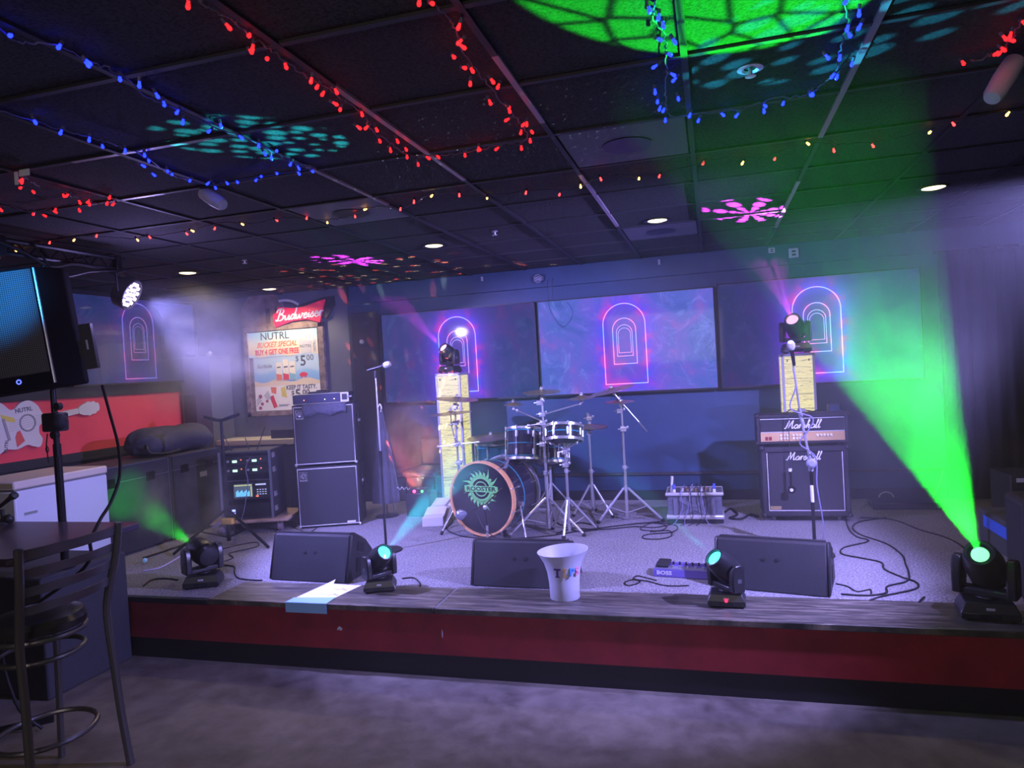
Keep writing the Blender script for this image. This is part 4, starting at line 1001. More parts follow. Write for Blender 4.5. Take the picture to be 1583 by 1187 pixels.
MB(mat('ring_metal', (.3, .3, .35), .3, .6)).prism([(.170, -.003), (.177, -.001), (.181, .006), (.172, .006)], .02, .71).obj('side_trim', ls)
q = MB(mat('blue_power_ring', (.05, .08, 1), emit=(.08, .12, 1), estr=3))
q.tube([(-.02+.012*cos(a), -.001, .055+.012*sin(a)) for a in [k*pi/6 for k in range(12)]], .0035, 6, closed=True); q.obj('power_lamp', ls)
MB(BLKM).box((-.14, .29, .2), (-.02, .352, .3)).obj('bracket', ls)

# crossbar on top of the tall pole, running front to back under the ceiling
q = MB(BLKM)
for z in (1.98, 2.06): q.tube([(0.02, -.75, z), (0.02, .62, z)], .016, 8)
for k in range(9): q.tube([(0.02, -.72+k*.15, 1.98), (0.02, -.645+k*.15, 2.06)], .007, 6); q.tube([(0.02, -.645+k*.15, 2.06), (0.02, min(.61, -.57+k*.15), 1.98)], .007, 6)
q.obj('crossbar', sp)
q = MB(CABLE).tube([(.04, -.5, 2.08), (.05, -.2, 2.0), (.05, .0, 1.93), (.05, .2, 1.97), (.03, .5, 1.95), (.10, .58, 1.86)], .009, 6, smooth=6)
q.tube([(.04, -.1, 2.06), (.07, .05, 1.88), (.06, .3, 1.93), (.04, .6, 1.98)], .007, 6, smooth=6); q.obj('cable_run', sp)
for y in (-.3, .56): MB(BLKM).cbox((0.02, y, 2.02), (.05, .05, .12)).obj('crossbar_clamp', sp, bevel=.005)

def par_can(label, p, target, col, r=.105, energy=None):
    o = thing('led_par_light', label, 'stage light', p); d = (Vector(target) - Vector(p)).normalized(); A_ = axis_m((0, 0, 0), d)
    MB(BLK).lathe([(r*.8, -.10), (r, -.08), (r*1.04, .0), (r*.99, .005), (r*.97, -.012), (.001, -.013)], A_, 28).obj('housing', o)
    LED_ = mat('white_violet_led', (1, .9, 1), emit=(.95, .75, 1), estr=3)
    pts = [(0, 0)] + [(r*.36*cos(a), r*.36*sin(a)) for a in [k*pi/3 for k in range(6)]] + [(r*.72*cos(a), r*.72*sin(a)) for a in [k*pi/6+.2 for k in range(12)]]
    for x, y in pts: MB(LED_).lathe([(r*.125, -.011), (r*.11, .0), (.001, .005)], A_ @ T(x, y, 0), 10).obj('led', o)
    q = MB(BLKM)
    sidev = d.cross(Vector((0, 0, 1))).normalized(); up = Vector((0, 0, 1))
    q.tube([sidev*(r+.01)-d*.04, sidev*(r+.02)-d*.04+up*.12, up*.16-d*.04, -sidev*(r+.02)-d*.04+up*.12, -sidev*(r+.01)-d*.04], .008, 6)
    q.obj('yoke', o); return o
par_can('round multi-lamp light shining bright white violet, hung under the crossbar', (-3.93, 4.09, 2.545), (-3.0, 4.40, 2.03), None, r=.11)

q = thing('wall_television_cable', 'black cable hanging from the loudspeaker in a long curve down to the table', 'cable', (0, 0, 0))
pts = [P(px, py, y=y) for px, py, y in ((158, 596, 3.35), (170, 640, 3.3), (183, 690, 3.2), (185, 735, 3.1), (172, 775, 3.0), (155, 803, 2.9), (140, 835, 2.85), (128, 880, 2.8))]
pts += [Vector((-3.72, 2.85, .6)), Vector((-3.75, 2.9, .2)), Vector((-3.7, 3.0, .012))]
MB(CABLE).tube(pts, .0085, 8, smooth=6).obj('cord', q)
q.name = 'speaker_cable'
MB(BLK).box((.29, .16, .08), (.36, .20, .36)).use(mat('pale_print', (.5, .5, .55), .6)).box((.318, .158, .20), (.330, .16, .26)).use(BLK).box((.235, .17, .16), (.30, .19, .26)).obj('connector_box', ls, bevel=.004)

# bar table
bt = thing('bar_table', 'high dark bar table in the left foreground', 'table', (-4.0, 3.05, 0))
MB(mat('dark_laminate', (.045, .035, .055), .28)).prism([(-.56, -.42), (.60, -.42), (.625, -.40), (.625, .395), (.60, .42), (-.56, .42)], 1.03, 1.07).obj('tabletop', bt, bevel=.01)
MB(BLKM).cyl((0, -.2, .03), (0, -.2, 1.03), .038, n=20).lathe([(.10, 0), (.10, .01)], T(0, -.2, 1.018), 20).obj('column', bt)
MB(BLKM).prism([(-.28, -.25), (-.25, -.28), (.28, .22), (.25, .25)], .0, .03, T(0, -.18, 0)).prism([(-.28, .25), (-.25, .28), (.28, -.22), (.25, -.25)], .0, .03, T(0, -.18, 0)).obj('cross_base', bt)
gm = thing('gooseneck_microphone', 'black microphone on a short tabletop holder at the left edge of the table', 'microphone', P(5, 809, z=1.071))
MB(BLK).lathe([(.05, 0), (.05, .015), (.02, .03)], None, 20).cyl((0, 0, .02), (0, 0, .09), .012).sphere((.05, .0, .03), .03, n=10).obj('holder', gm)
MB(BLK).lathe([(.011, -.12), (.013, 0), (.017, .06), (.019, .065)], axis_m((.02, 0, .13), (1, .1, .62)), 14).use(mat('dark_mesh', (.06, .07, .06), .5, .3)).lathe([(.019, .065), (.024, .08), (.025, .10), (.001, .118)], axis_m((.02, 0, .13), (1, .1, .62)), 14).obj('microphone_body', gm)

BRS = mat('brushed_dark_metal', (.17, .16, .165), .36, .7)
def stool(label, loc, rot):
    o = thing('bar_stool', label, 'bar stool', loc, rot, 'metal bar stools at the high table')
    # local: seat towards -x, back rest at +x; width along y
    hw = .235
    for sy in (-1, 1):
        y = sy*hw
        pts = [(.235, y*1.12, 1.155), (.215, y*1.08, 1.0), (.175, y*1.0, .84), (.160, y*.98, .72), (.175, y*1.0, .50), (.190, y*1.04, .25), (.212, y*1.10, .0)]
        MB(BRS).tube(pts, .0185, 8, smooth=5).obj('rear_leg', o)
        MB(BRS).tube([(-.15, y*.9, .73), (-.17, y*.95, .45), (-.215, y*1.05, .0)], .016, 8, smooth=4).obj('front_leg', o)
    for z, t_ in ((1.125, .045), (1.045, .04), (.965, .04), (.885, .04)):
        xs = .175 + (z-.84)*.18
        q = MB(BRS); n = 12; vs = []
        for k in range(n+1):
            u = -1+2*k/n; bow = .045*(1-u*u)
            for dx, dz in ((-.004, -t_/2), (.004, -t_/2), (.004, t_/2), (-.004, t_/2)): vs.append((xs+bow+dx+(dz*.18), u*hw*(1.0+(z-.84)*.35), z+dz))
        fs = [(4*k+j, 4*k+4+j, 4*k+4+(j+1) % 4, 4*k+(j+1) % 4) for k in range(n) for j in range(4)] + [(0, 1, 2, 3), (4*n+3, 4*n+2, 4*n+1, 4*n)]
        q.faces(vs, fs); q.obj('back_slat', o, bevel=.002)
    MB(mat('black_seat_vinyl', (.03, .028, .032), .28)).lathe([(.17, .735), (.195, .745), (.20, .775), (.185, .80), (.13, .815), (.001, .82)], None, 36, sx=1.0, sy=.98).obj('seat', o)
    MB(BRS).tube([(.185*cos(a), .19*sin(a), .722) for a in [k*2*pi/28 for k in range(28)]], .013, 8, closed=True).obj('seat_ring', o)
    MB(BRS).tube([(.170*cos(a), .185*sin(a), .63) for a in [k*2*pi/28 for k in range(28)]], .012, 8, closed=True).obj('brace_ring', o)
    MB(BRS).tube([(.20*cos(a), .215*sin(a), .27) for a in [k*2*pi/28 for k in range(28)]], .012, 8, closed=True).obj('foot_ring', o)
    o.scale = (1, 1, 1.055)
    return o
stool('dark metal ladder-back bar stool at the right edge of the bar table', (-3.11, 2.545, 0), 0.0)
stool('second bar stool, only its back edge showing at the left picture edge', (-3.35, 1.93, 0), .05)

# ---------------------------------------------------------------- freezer, cases, bag on the left wall
fz = thing('chest_freezer', 'white chest freezer with a beige lid along the left wall', 'freezer', (-5.02, 4.165, ZS))
MB(mat('white_enamel', (.72, .76, .85), .35)).box((-.27, -.395, .03), (.27, .395, .78)).obj('body', fz, bevel=.012)
MB(mat('cream_lid', (.75, .66, .55), .4)).box((-.275, -.40, .79), (.275, .40, .85)).obj('lid', fz, bevel=.012)
MB(mat('grey_gasket', (.2, .2, .22), .6)).box((-.265, -.39, .78), (.265, .39, .79)).obj('gasket', fz)
MB(SILV).box((.27, -.33, .60), (.274, -.23, .62)).obj('badge', fz)
for x in (-.2, .2):
    for y in (-.34, .34): MB(RUB).lathe([(.02, 0), (.02, .03)], T(x, y, 0), 10).obj('foot', fz)
CASE = mat('road_case_black', (.035, .035, .045), .6, noise=.2, nscale=30)
def road_case(label, x0, x1, y0, y1, h, plate=False):
    o = thing('road_case', label, 'road case', ((x0+x1)/2, (y0+y1)/2, ZS)); w = (x1-x0)/2; l = (y1-y0)/2
    MB(CASE).box((-w, -l, .02), (w, l, h-.14)).obj('body', o, bevel=.006)
    MB(CASE).box((-w, -l, h-.135), (w, l, h)).obj('lid', o, bevel=.006)
    q = MB(mat('dull_edge_trim', (.15, .15, .18), .4, .5))
    for z in (h-.002, h-.137): q.box((w-.006, -l, z-.008), (w+.004, l, z+.003))
    for y in (-l, l): q.box((w-.004, y-.008, .02), (w+.004, y+.008, h))
    q.obj('edge_trim', o)
    for y in (-l*.5, l*.5): MB(BLKM).box((w, y-.05, h-.18), (w+.01, y+.05, h-.10)).obj('latch', o, bevel=.003)
    if plate: MB(mat('pale_label', (.6, .6, .65), .5)).box((w, l*.1, h-.26), (w+.003, l*.1+.1, h-.21)).obj('label_plate', o)
    for sx in (-1, 1):
        for sy in (-1, 1): MB(RUB).lathe([(.02, 0), (.02, .022)], T(sx*(w-.05), sy*(l-.05), 0), 10).obj('foot', o)
road_case('long black road case beside the freezer, hit by the green beam', -5.60, -5.0, 4.60, 5.50, .795)
road_case('tall black case with a pale label plate, under the black bag', -5.62, -4.99, 5.52, 6.22, .80, True)
q = MB(mat('black_fabric', (0.045, 0.045, 0.07), 0.8)); n = 22; m_ = 16
bagprof = [(.0, .10), (.06, .22), (.16, .26), (.30, .25), (.45, .27), (.60, .24), (.75, .26), (.88, .24), (.96, .17), (1.0, .06)]
rings = []
for i, (u, r) in enumerate(bagprof):
    ring_ = []
    for k in range(m_):
        a = 2*pi*k/m_; rr = r*(1+.07*sin(3*a+i*1.3)+.04*sin(7*a+i*2.1))
        ring_.append(q.bm.verts.new((rr*.85*cos(a), -.48+u*.98+.02*sin(5*a+i), max(.004, .115+rr*.62*sin(a)))))
    rings.append(ring_)
for A_, B_ in zip(rings, rings[1:]):
    for k in range(m_): q.bm.faces.new((A_[k], A_[(k+1) % m_], B_[(k+1) % m_], B_[k]))
q.bm.faces.new(rings[0]); q.bm.faces.new(rings[-1][::-1])
bg = thing('duffel_bag', 'slumped black fabric bag lying on the road cases below the red band', 'bag', (-5.30, 5.88, ZS+.802))
b_ = q.obj('body', bg, sharp=80); b_.modifiers.new('smooth', 'SUBSURF').render_levels = 2
MB(CABLE).tube([(.12, -.45, .12), (.20, -.48, .05), (.22, -.30, .02), (.20, -.1, .03)], .012, 6, smooth=5).obj('strap', bg)

# white guitar cut-out on the red band
gs = thing('guitar_wall_sign', 'white guitar-shaped wall sign on the red band, behind the speaker pole', 'wall sign', (XL+.012, 5.02, 1.565))
GM = T(0, 0, 0) @ FACE_X
gw = mat('white_board', (.72, .72, .70), .55)
body = [(-.42,-.30),(-.30,-.22),(-.20,-.16),(-.10,-.17),(.0,-.14),(.06,-.16),(.13,-.17),(.16,-.10),(.13,-.04),(.14,.03),(.20,.055),(.20,.12),(.17,.15),(.13,.22),(.05,.27),(-.04,.25),(-.10,.20),(-.15,.20),(-.22,.26),(-.34,.28),(-.46,.20),(-.52,.0),(-.50,-.22)]
bc = catmull([Vector((x, y, 0)) for x, y in body], 4, True)
gb = MB(gw).prism([(p.x, p.y) for p in bc], .002, .025, GM).obj('body', gs)
NM = GM @ T(.18, .087, 0) @ rz(.12)
MB(gw).prism([(0, -.034), (.42, -.026), (.42, .026), (0, .034)], .002, .022, NM).obj('neck', gs)
MB(gw).prism([(.40,-.03),(.45,-.055),(.49,-.06),(.52,-.075),(.55,-.06),(.59,-.065),(.61,-.045),(.64,-.04),(.65,0),(.64,.04),(.61,.045),(.59,.065),(.55,.06),(.52,.075),(.49,.06),(.45,.055),(.40,.03)], .002, .026, NM).obj('headstock', gs)
q = MB(mat('grey_paint', (.33, .33, .34), .6)); q.tube([GM @ Vector((.02+.075*cos(a), .065+.075*sin(a), .024)) for a in [k*pi/14 for k in range(28)]], .009, 6, closed=True); q.obj('sound_ring', gb)
MB(mat('grey_paint', (.33, .33, .34), .6)).prism([(-.18,-.08),(-.155,-.08),(-.20,.12),(-.225,.12)], .024, .03, GM).obj('bridge', gb)
MB(mat('yellow_print', (.75, .65, .12), .6)).prism([(-.24,.16),(-.11,.12),(-.10,.08),(-.16,.085),(-.22,.12)], .024, .027, GM).obj('lemon_print', gb)
MB(mat('melon_print', (.75, .12, .10), .6)).prism([(-.10,-.15),(-.02,-.10),(-.06,.0),(-.09,-.01),(-.11,-.06)], .024, .027, GM).obj('melon_print', gb)
MB(mat('grey_print', (.12, .14, .16), .6)).add(text_me('NUTRL', .055, 0, .001, .001), GM @ T(-.01, .185, .026) @ rz(.1)).obj('lettering', gb)
MB(mat('grey_print', (.12, .14, .16), .6)).add(text_me('NUTRL', .04, 0, .001, .001), GM @ T(-.20, -.13, .026) @ rz(1.4)).obj('lettering', gb)
q = MB(mat('grey_print2', (.4, .4, .42), .6))
for k in range(5): q.tube([GM @ Vector((-.16, -.0+k*.022, .0255)), GM @ Vector((.17, .05+k*.02, .0255))], .0012, 4)
q.obj('string_print', gb)

# grey upright cabinet in the corner, small cameras on it
uc = thing('corner_cabinet', 'grey upright cabinet filling the left rear corner', 'cabinet', (-5.88, 7.18, ZS))
MB(mat('slate_cabinet', (.13, .14, .18), .5)).box((-.22, -.18, 0), (.20, .2, 1.80)).obj('body', uc, bevel=.008)
MB(DARKP).box((-.19, -.186, .9), (-.02, -.18, 1.35)).obj('panel', uc)
for lab, pp_ in (('tiny white security camera on the back wall beside the poster', P(337, 612, y=7.34)), ('tiny white sensor on the grey corner cabinet top', P(327, 549, y=7.34))):
    o = thing('security_camera', lab, 'camera', pp_)
    MB(WHT).lathe([(.02, -.05), (.024, .03), (.02, .04)], axis_m((0, -.04, .02), (1, -.6, .3)), 12).cyl((0, -.03, .0), (0, .055, -.05), .008).obj('body', o)

# tripod with cross arms and yellow ties
tp = thing('tripod_stand', 'black tripod with two short top arms and a yellow strap, beside the rack', 'stand', (-4.24, 5.33, ZS))
MB(BLKM).cyl((0, 0, .05), (0, 0, 1.15), .014, n=12).cyl((0, 0, .05), (0, 0, .7), .019, n=12).obj('pole', tp)
MB(BLKM).tube([(-.17, 0, 1.17), (-.04, -.02, 1.14), (0, 0, 1.13)], .016, 8).tube([(.19, 0, 1.18), (.05, -.02, 1.14), (0, 0, 1.13)], .016, 8).obj('top_arm', tp)
for a in (-.15, 2.1, 4.0):
    MB(BLKM).tube([(0, 0, .34), (.46*cos(a), .46*sin(a), .014)], .013, 8).tube([(0, 0, .08), (.24*cos(a), .24*sin(a), .175)], .008, 6).obj('leg', tp)
MB(mat('yellow_strap', (.85, .52, .08), .5)).cbox((.02, -.02, .23), (.12, .05, .055)).obj('strap', tp, bevel=.012)

# ---------------------------------------------------------------- equipment rack on dolly
dl = thing('wheeled_dolly', 'plywood dolly board on castors under the equipment rack', 'dolly', (-4.46, 6.02, ZS), .30)
MB(mat('plywood', (.5, .34, .26), .6, noise=.2, nscale=12)).box((-.37, -.26, .105), (.40, .30, .13)).obj('board', dl, bevel=.004)
for x in (-.27, .30):
    for y in (-.17, .2):
        MB(mat('pink_grey_wheel', (.32, .24, .28), .5)).cyl((x-.016, y, .046), (x+.016, y, .046), .046, n=20).use(SILV).box((x-.024, y-.02, .05), (x-.018, y+.02, .105)).box((x+.018, y-.02, .05), (x+.024, y+.02, .105)).obj('castor', dl)
rk = thing('equipment_rack', 'open equipment rack with lit screens and wireless receivers on a dolly', 'equipment rack', (-4.46, 6.02, ZS+.132), .30)
w, d, h = .50, .42, .66
q = MB(CASE).box((-w/2, -.2, 0), (-w/2+.018, d-.2, h)).box((w/2-.018, -.2, 0), (w/2, d-.2, h)).box((-w/2, -.2, 0), (w/2, d-.2, .015)).box((-w/2, -.2, h-.015), (w/2, d-.2, h)).box((-w/2, d-.215, 0), (w/2, d-.2, h)).box((-w/2, -.2, .37), (w/2, d-.2, .385))
q.obj('case', rk)
RAIL = mat('violet_grey_rail', (.35, .35, .5), .3, .7)
for x in (-w/2, w/2-.018): MB(RAIL).box((x-.002, -.206, 0), (x+.020, -.198, h)).obj('rack_rail', rk)
for z in (.06, .2, .44, .58):
    MB(SILV).box((w/2, -.16, z), (w/2+.015, -.10, z+.05)).box((w/2+.01, -.15, z+.01), (w/2+.022, -.11, z+.03)).obj('butterfly_latch', rk, bevel=.003)
for z, zh in ((.44, .08), (.53, .08)):
    u = MB(mat('unit_black', (.02, .02, .025), .4, .3)).box((-w/2+.02, -.195, z), (w/2-.02, .1, z+zh)).obj('receiver_unit', rk, bevel=.003)
    for k in range(2):
        MB(mat('pale_green_display', (.3, .6, .4), emit=(.5, .9, .6), estr=1.6)).box((-.12+k*.19, -.198, z+.025), (-.075+k*.19, -.195, z+.048)).obj('display', u)
        MB(mat('small_red_lamp', (.9, .2, .1), emit=(1, .15, .05), estr=2)).box((-.04+k*.19, -.198, z+.045), (-.03+k*.19, -.195, z+.055)).obj('indicator', u)
        MB(SILV).lathe([(.012, 0), (.012, .012), (.001, .013)], T(-.16+k*.19, -.195, z+.04) @ Matrix.Rotation(pi/2, 4, 'X'), 12).obj('knob', u)
u = MB(mat('unit_black', (.02, .02, .025), .4, .3)).box((-w/2+.02, -.198, .19), (w/2-.02, .1, .365)).obj('mixer_unit', rk, bevel=.003)
MB(mat('mixer_screen', (.03, .05, .08), .2, emit=(.07, .10, .14), estr=1)).box((-.12, -.202, .215), (.06, -.198, .345)).obj('screen', u)
q = MB(mat('blue_meters', (.1, .5, .9), emit=(.15, .55, .95), estr=1.3))
for k in range(10): q.box((-.10+k*.0135, -.2035, .225), (-.091+k*.0135, -.202, .225+.05+.012*sin(k*2.1)))
q.use(mat('olive_bars', (.5, .5, .2), emit=(.45, .5, .2), estr=.8)).box((-.115, -.2035, .325), (.055, -.202, .338)).box((.042, -.2035, .22), (.055, -.202, .32)); q.obj('meter_graphics', u)
q = MB(mat('pale_buttons', (.6, .65, .75), emit=(.5, .6, .8), estr=.6))
for i in range(4):
    for j in range(3): q.box((.10+i*.026, -.201, .235+j*.022), (.115+i*.026, -.198, .243+j*.022))
q.box((.09, -.201, .325), (.19, -.198, .34)).use(mat('small_red_lamp', (.9, .2, .1))).box((.09, -.202, .215), (.115, -.198, .226)); q.obj('buttons', u)
u = MB(mat('unit_black', (.02, .02, .025), .4, .3)).box((-w/2+.02, -.195, .02), (w/2-.02, .1, .15)).obj('power_unit', rk, bevel=.003)
MB(mat('blue_lamp', (.2, .3, 1), emit=(.25, .3, 1), estr=3)).box((-.15, -.2, .06), (-.12, -.195, .10)).obj('indicator', u)
q = MB(mat('violet_cable', (.2, .18, .32), .5))
for k in range(4): q.tube([(-.14+k*.01, -.2, .08), (-.19-k*.01, -.27, .05-k*.01), (-.26-k*.02, -.33, -.05), (-.22, -.42, -.10)], .004, 5, smooth=5)
q.obj('lead', rk)
for x, y, dx, hh_ in ((-.15, -.1, -.07, .16), (-.02, .0, -.03, .12), (.1, -.12, .09, .22)):
    MB(BLK).cyl((x, y, h), (x+dx, y, h+hh_), .006, .004, n=8).obj('antenna', rk)
MB(mat('violet_cable', (.2, .18, .32), .5)).tube([(.06, -.21, .60), (.02, -.235, .5), (.03, -.23, .35), (-.02, -.24, .1), (-.04, -.28, -.02), (.06, -.32, -.1), (.12, -.35, -.125)], .0035, 6, smooth=6).obj('lead', rk)

# counter behind the rack with dark keyboard-like boxes
ct = thing('cream_counter', 'cream-topped counter against the rear wall behind the rack', 'counter', (-5.12, 7.16, ZS))
MB(mat('cream_laminate', (.72, .66, .55), .45)).prism([(-.55, -.15), (-.38, -.22), (.90, -.22), (.90, .22), (-.55, .22)], .74, .80).obj('countertop', ct, bevel=.006)
MB(mat('dark_counter_base', (.04, .04, .05), .6)).box((-.50, -.12, 0), (.88, .21, .74)).obj('base', ct)
cs = thing('black_case', 'flat black case standing on the counter behind the rack', 'case', (-4.72, 7.10, ZS+.801))
MB(BLK).box((-.19, -.1, 0), (.16, .1, .10)).obj('shell', cs, bevel=.006)
cs2 = thing('black_case', 'tall black case between the rack and the bass cabinets', 'case', (-4.10, 6.72, ZS))
MB(CASE).box((-.28, -.2, .0), (.20, .2, .78)).obj('shell', cs2, bevel=.008)
MB(SILV).box((-.28, -.204, .775), (.20, -.19, .785)).obj('edge_trim', cs2)

# ---------------------------------------------------------------- poster with wooden frame and bow-tie sign
po = thing('framed_poster', 'drink offer poster in a weathered wood frame on the rear wall', 'poster', (-4.92, YB-.002, 2.02))
WD = mat('weathered_wood', (.22, .16, .14), .7, noise=.6, nscale=14)
MB(WD).box((-.53, -.03, -.54), (.54, -.0, .50)).obj('backboard', po)
for a, b in (((-.54, -.05, -.55), (-.475, -.0, .51)), ((.49, -.05, -.55), (.56, -.0, .53)), ((-.54, -.05, -.55), (.56, -.0, -.49)), ((-.54, -.05, .47), (.56, -.0, .53))): MB(WD).box(a, b).obj('frame_board', po, bevel=.006)
def panel(m, x0, x1, z0, z1, y=-.034, th=.002): return MB(m).box((x0, y-th, z0), (x1, y, z1))
def m_beach():
    m = mat('beach_print', (.8, .8, .7), .5); t = NT(m.node_tree); b = m.node_tree.nodes['Principled BSDF']
    x, y, z = t.xyz(t.obj()); wv = t.m('MULTIPLY_ADD', t.m('SINE', t.m('MULTIPLY', x, 16.0)), .02, z)
    t.put(b.inputs['Base Color'], t.ramp(t.m('MULTIPLY_ADD', wv, 1.0, .5), [(.0, (.85, .72, .50)), (.368, (.85, .72, .50)), (.375, (.25, .52, .80)), (.46, (.30, .58, .84)), (.50, (.55, .74, .88)), (.66, (.55, .74, .88)), (.70, (.9, .72, .45)), (.80, (.86, .82, .62)), (.92, (.45, .72, .85))]))
    return m
lo = panel(m_beach(), -.42, .475, -.20, .20).obj('middle_sheet', po)
hi = panel(m_beach(), -.475, .475, .16, .465, -.038).obj('top_banner', po)
wt = panel(mat('cream_print', (.95, .94, .88), .5), -.42, .475, -.485, -.19, -.035).obj('bottom_sheet', po)
TX = lambda s, z: None
INK = mat('dark_print', (.06, .07, .10), .6); REDP = mat('red_print', (.75, .04, .05), .6); ORG = mat('orange_print', (.85, .20, .04), .6)
def put(parent, m, body, size, x, z, y=-.041, shear=0, bold=.0, sx=1.0, rot=0): MB(m).add(text_me(body, size, shear, .0006, bold), T(x, y, z) @ UP_BACK @ rz(rot) @ Matrix.Scale(sx, 4, (1, 0, 0))).obj('lettering', parent)
put(hi, INK, 'NÜTRL', .125, -.10, .405, bold=.0008, sx=1.0)
put(hi, ORG, 'BUCKET SPECIAL', .088, -.08, .305, shear=.35, bold=.002, sx=.82)
put(hi, REDP, 'BUY 4 GET ONE FREE', .088, -.08, .215, bold=.003, sx=.72)
q = MB(mat('grey_print3', (.62, .63, .66), .6)).prism([(.25,.175),(.385,.175),(.40,.335),(.235,.335)], -.0, .002, T(0, -.041, 0) @ UP_BACK)
for k in range(5): q.use(WHT).prism([(.20+k*.045,.34+.02*sin(k*1.3)),(.24+k*.045,.335+.02*sin(k*1.3)),(.245+k*.045,.41+.018*sin(k)),(.205+k*.045,.42+.018*sin(k))], .0, .0025, T(0, -.041, 0) @ UP_BACK)
q.obj('bucket_print', hi); put(hi, INK, 'NÜTRL', .05, .315, .26, -.044)
q = MB(mat('grey_print3', (.62, .63, .66), .6)).prism([(.41,.18),(.455,.18),(.455,.335),(.41,.335)], 0, .002, T(0, -.041, 0) @ UP_BACK).obj('can_print', hi)
put(hi, INK, 'NÜTRL', .035, .433, .255, -.044, rot=pi/2)
put(lo, INK, 'Surfside', .065, -.27, .05, -.037, shear=.3)
put(lo, INK, '$', .09, .185, .115, -.037); put(lo, INK, '5', .17, .265, .085, -.037, bold=.003); put(lo, INK, '00', .10, .36, .12, -.037)
for k, (x, c1) in enumerate(((-.07, ORG), (.025, REDP), (.115, mat('teal_print', (.25, .55, .62), .6)))):
    hh_ = .24 if k == 1 else .21
    q = MB(mat('cream_print2', (.9, .86, .7), .5)).prism([(x-.037,-.13),(x+.037,-.13),(x+.04,-.12),(x+.04,-.13+hh_),(x+.03,-.12+hh_),(x-.03,-.12+hh_),(x-.04,-.13+hh_),(x-.04,-.12)], 0, .002+.001*k, T(0, -.036, 0) @ UP_BACK)
    q.use(c1).prism([(x-.038,-.125),(x+.038,-.125),(x+.038,-.06),(x-.038,-.045)], .002, .004+.001*k, T(0, -.036, 0) @ UP_BACK).use(INK).prism([(x-.025,.02),(x+.025,.025),(x+.025,.04),(x-.025,.035)], .002, .004+.001*k, T(0, -.036, 0) @ UP_BACK); q.obj('can_print', lo)
MB(REDP).prism([(.20,-.07),(.24,-.045),(.28,-.045),(.32,-.07),(.30,-.09),(.29,-.115),(.27,-.095),(.25,-.095),(.23,-.115),(.22,-.09)], 0, .002, T(0, -.037, 0) @ UP_BACK).obj('crab_print', lo)
put(wt, INK, 'KEEP IT TASTY.', .072, .22, -.222, -.038, bold=.002, sx=.85)
put(wt, INK, '$', .08, .10, -.290, -.038, bold=.002); put(wt, INK, '5', .13, .17, -.298, -.038, bold=.004, sx=1.2); put(wt, INK, '00', .085, .28, -.285, -.038, bold=.002, sx=1.2)
panel(INK, -.10, .04, -.425, -.419, -.037, .001).box((-.10, -.038, -.438), (.02, -.037, -.432)).obj('small_print', wt)
q = MB(mat('berry_print', (.4, .08, .12), .6))
for x, z, r in ((-.36, -.45, .022), (-.33, -.40, .020), (-.26, -.37, .018), (-.35, -.31, .024)): q.lathe([(r, 0), (r, .002)], T(x, -.037, z) @ Matrix.Rotation(pi/2, 4, 'X'), 12)
q.use(REDP).prism([(-.22,-.32),(-.17,-.30),(-.12,-.44),(-.17,-.46)], 0, .002, T(0, -.037, 0) @ UP_BACK).use(mat('yellow_print', (.75, .65, .12), .6)).prism([(-.06,-.22),(.0,-.20),(.02,-.34),(-.05,-.32)], 0, .002, T(0, -.037, 0) @ UP_BACK).use(ORG).prism([(-.20,-.20),(-.12,-.21),(-.13,-.29),(-.19,-.27)], 0, .002, T(0, -.037, 0) @ UP_BACK).use(mat('grey_print3', (.62, .63, .66), .6)).prism([(-.30,-.30),(-.24,-.24),(-.20,-.34),(-.26,-.36)], 0, .002, T(0, -.037, 0) @ UP_BACK).use(INK)
for k in range(3): q.prism([(-.41,-.36-.03*k),(-.34,-.29-.03*k),(-.336,-.294-.03*k),(-.406,-.364-.03*k)], 0, .001, T(0, -.037, 0) @ UP_BACK)
q.obj('fruit_print', wt)

bs_ = thing('round_wood_sign', 'round brown wooden plank sign behind the red bow-tie sign', 'sign', (-5.12, YB-.002, 2.70))
MB(mat('brown_planks', (.24, .15, .13), .7, noise=.5, nscale=9)).lathe([(.30, 0), (.30, .03)], T(-.06, 0, -.02) @ Matrix.Rotation(pi/2, 4, 'X'), 40).box((-.05, -.04, -.16), (.72, -.0, -.02)).obj('planks', bs_)
for x in (.02, .15): MB(mat('dark_carving', (.09, .06, .07), .8)).box((x-.02, -.045, -.12), (x+.04, -.04, .06)).obj('carved_mark', bs_)
q = MB(mat('pale_arc', (.7, .7, .75), .5)).tube([(.25+.32*cos(a), -.05, -.14+.28*sin(a)) for a in [pi*.28+k*.05 for k in range(18)]], .016, 6); q.obj('white_arc', bs_)
bw = thing('bow_tie_sign', 'red bow-tie shaped beer sign above the framed poster', 'sign', (-4.66, YB-.055, 2.665))
BM = T(0, 0, 0) @ UP_BACK @ rz(.035)
sh = [(-.33,-.13),(-.10,-.075),(.10,-.075),(.27,-.13),(.36,.13),(.07,.075),(-.07,.075),(-.27,.11),(-.30,.05),(-.35,.02)]
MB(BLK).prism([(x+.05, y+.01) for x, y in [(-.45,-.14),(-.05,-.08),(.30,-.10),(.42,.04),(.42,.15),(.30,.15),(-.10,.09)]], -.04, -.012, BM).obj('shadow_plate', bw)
MB(mat('beer_red', (.80, .02, .08), .35, emit=(.8, .02, .08), estr=.18)).prism(sh, -.01, .012, BM).obj('face', bw)
script_word(MB(mat('white_script', (0.85, 0.84, 0.9), 0.4)), 'Budweiser', .115, BM @ T(-.0, .0, .016), .075).obj('lettering', bw)

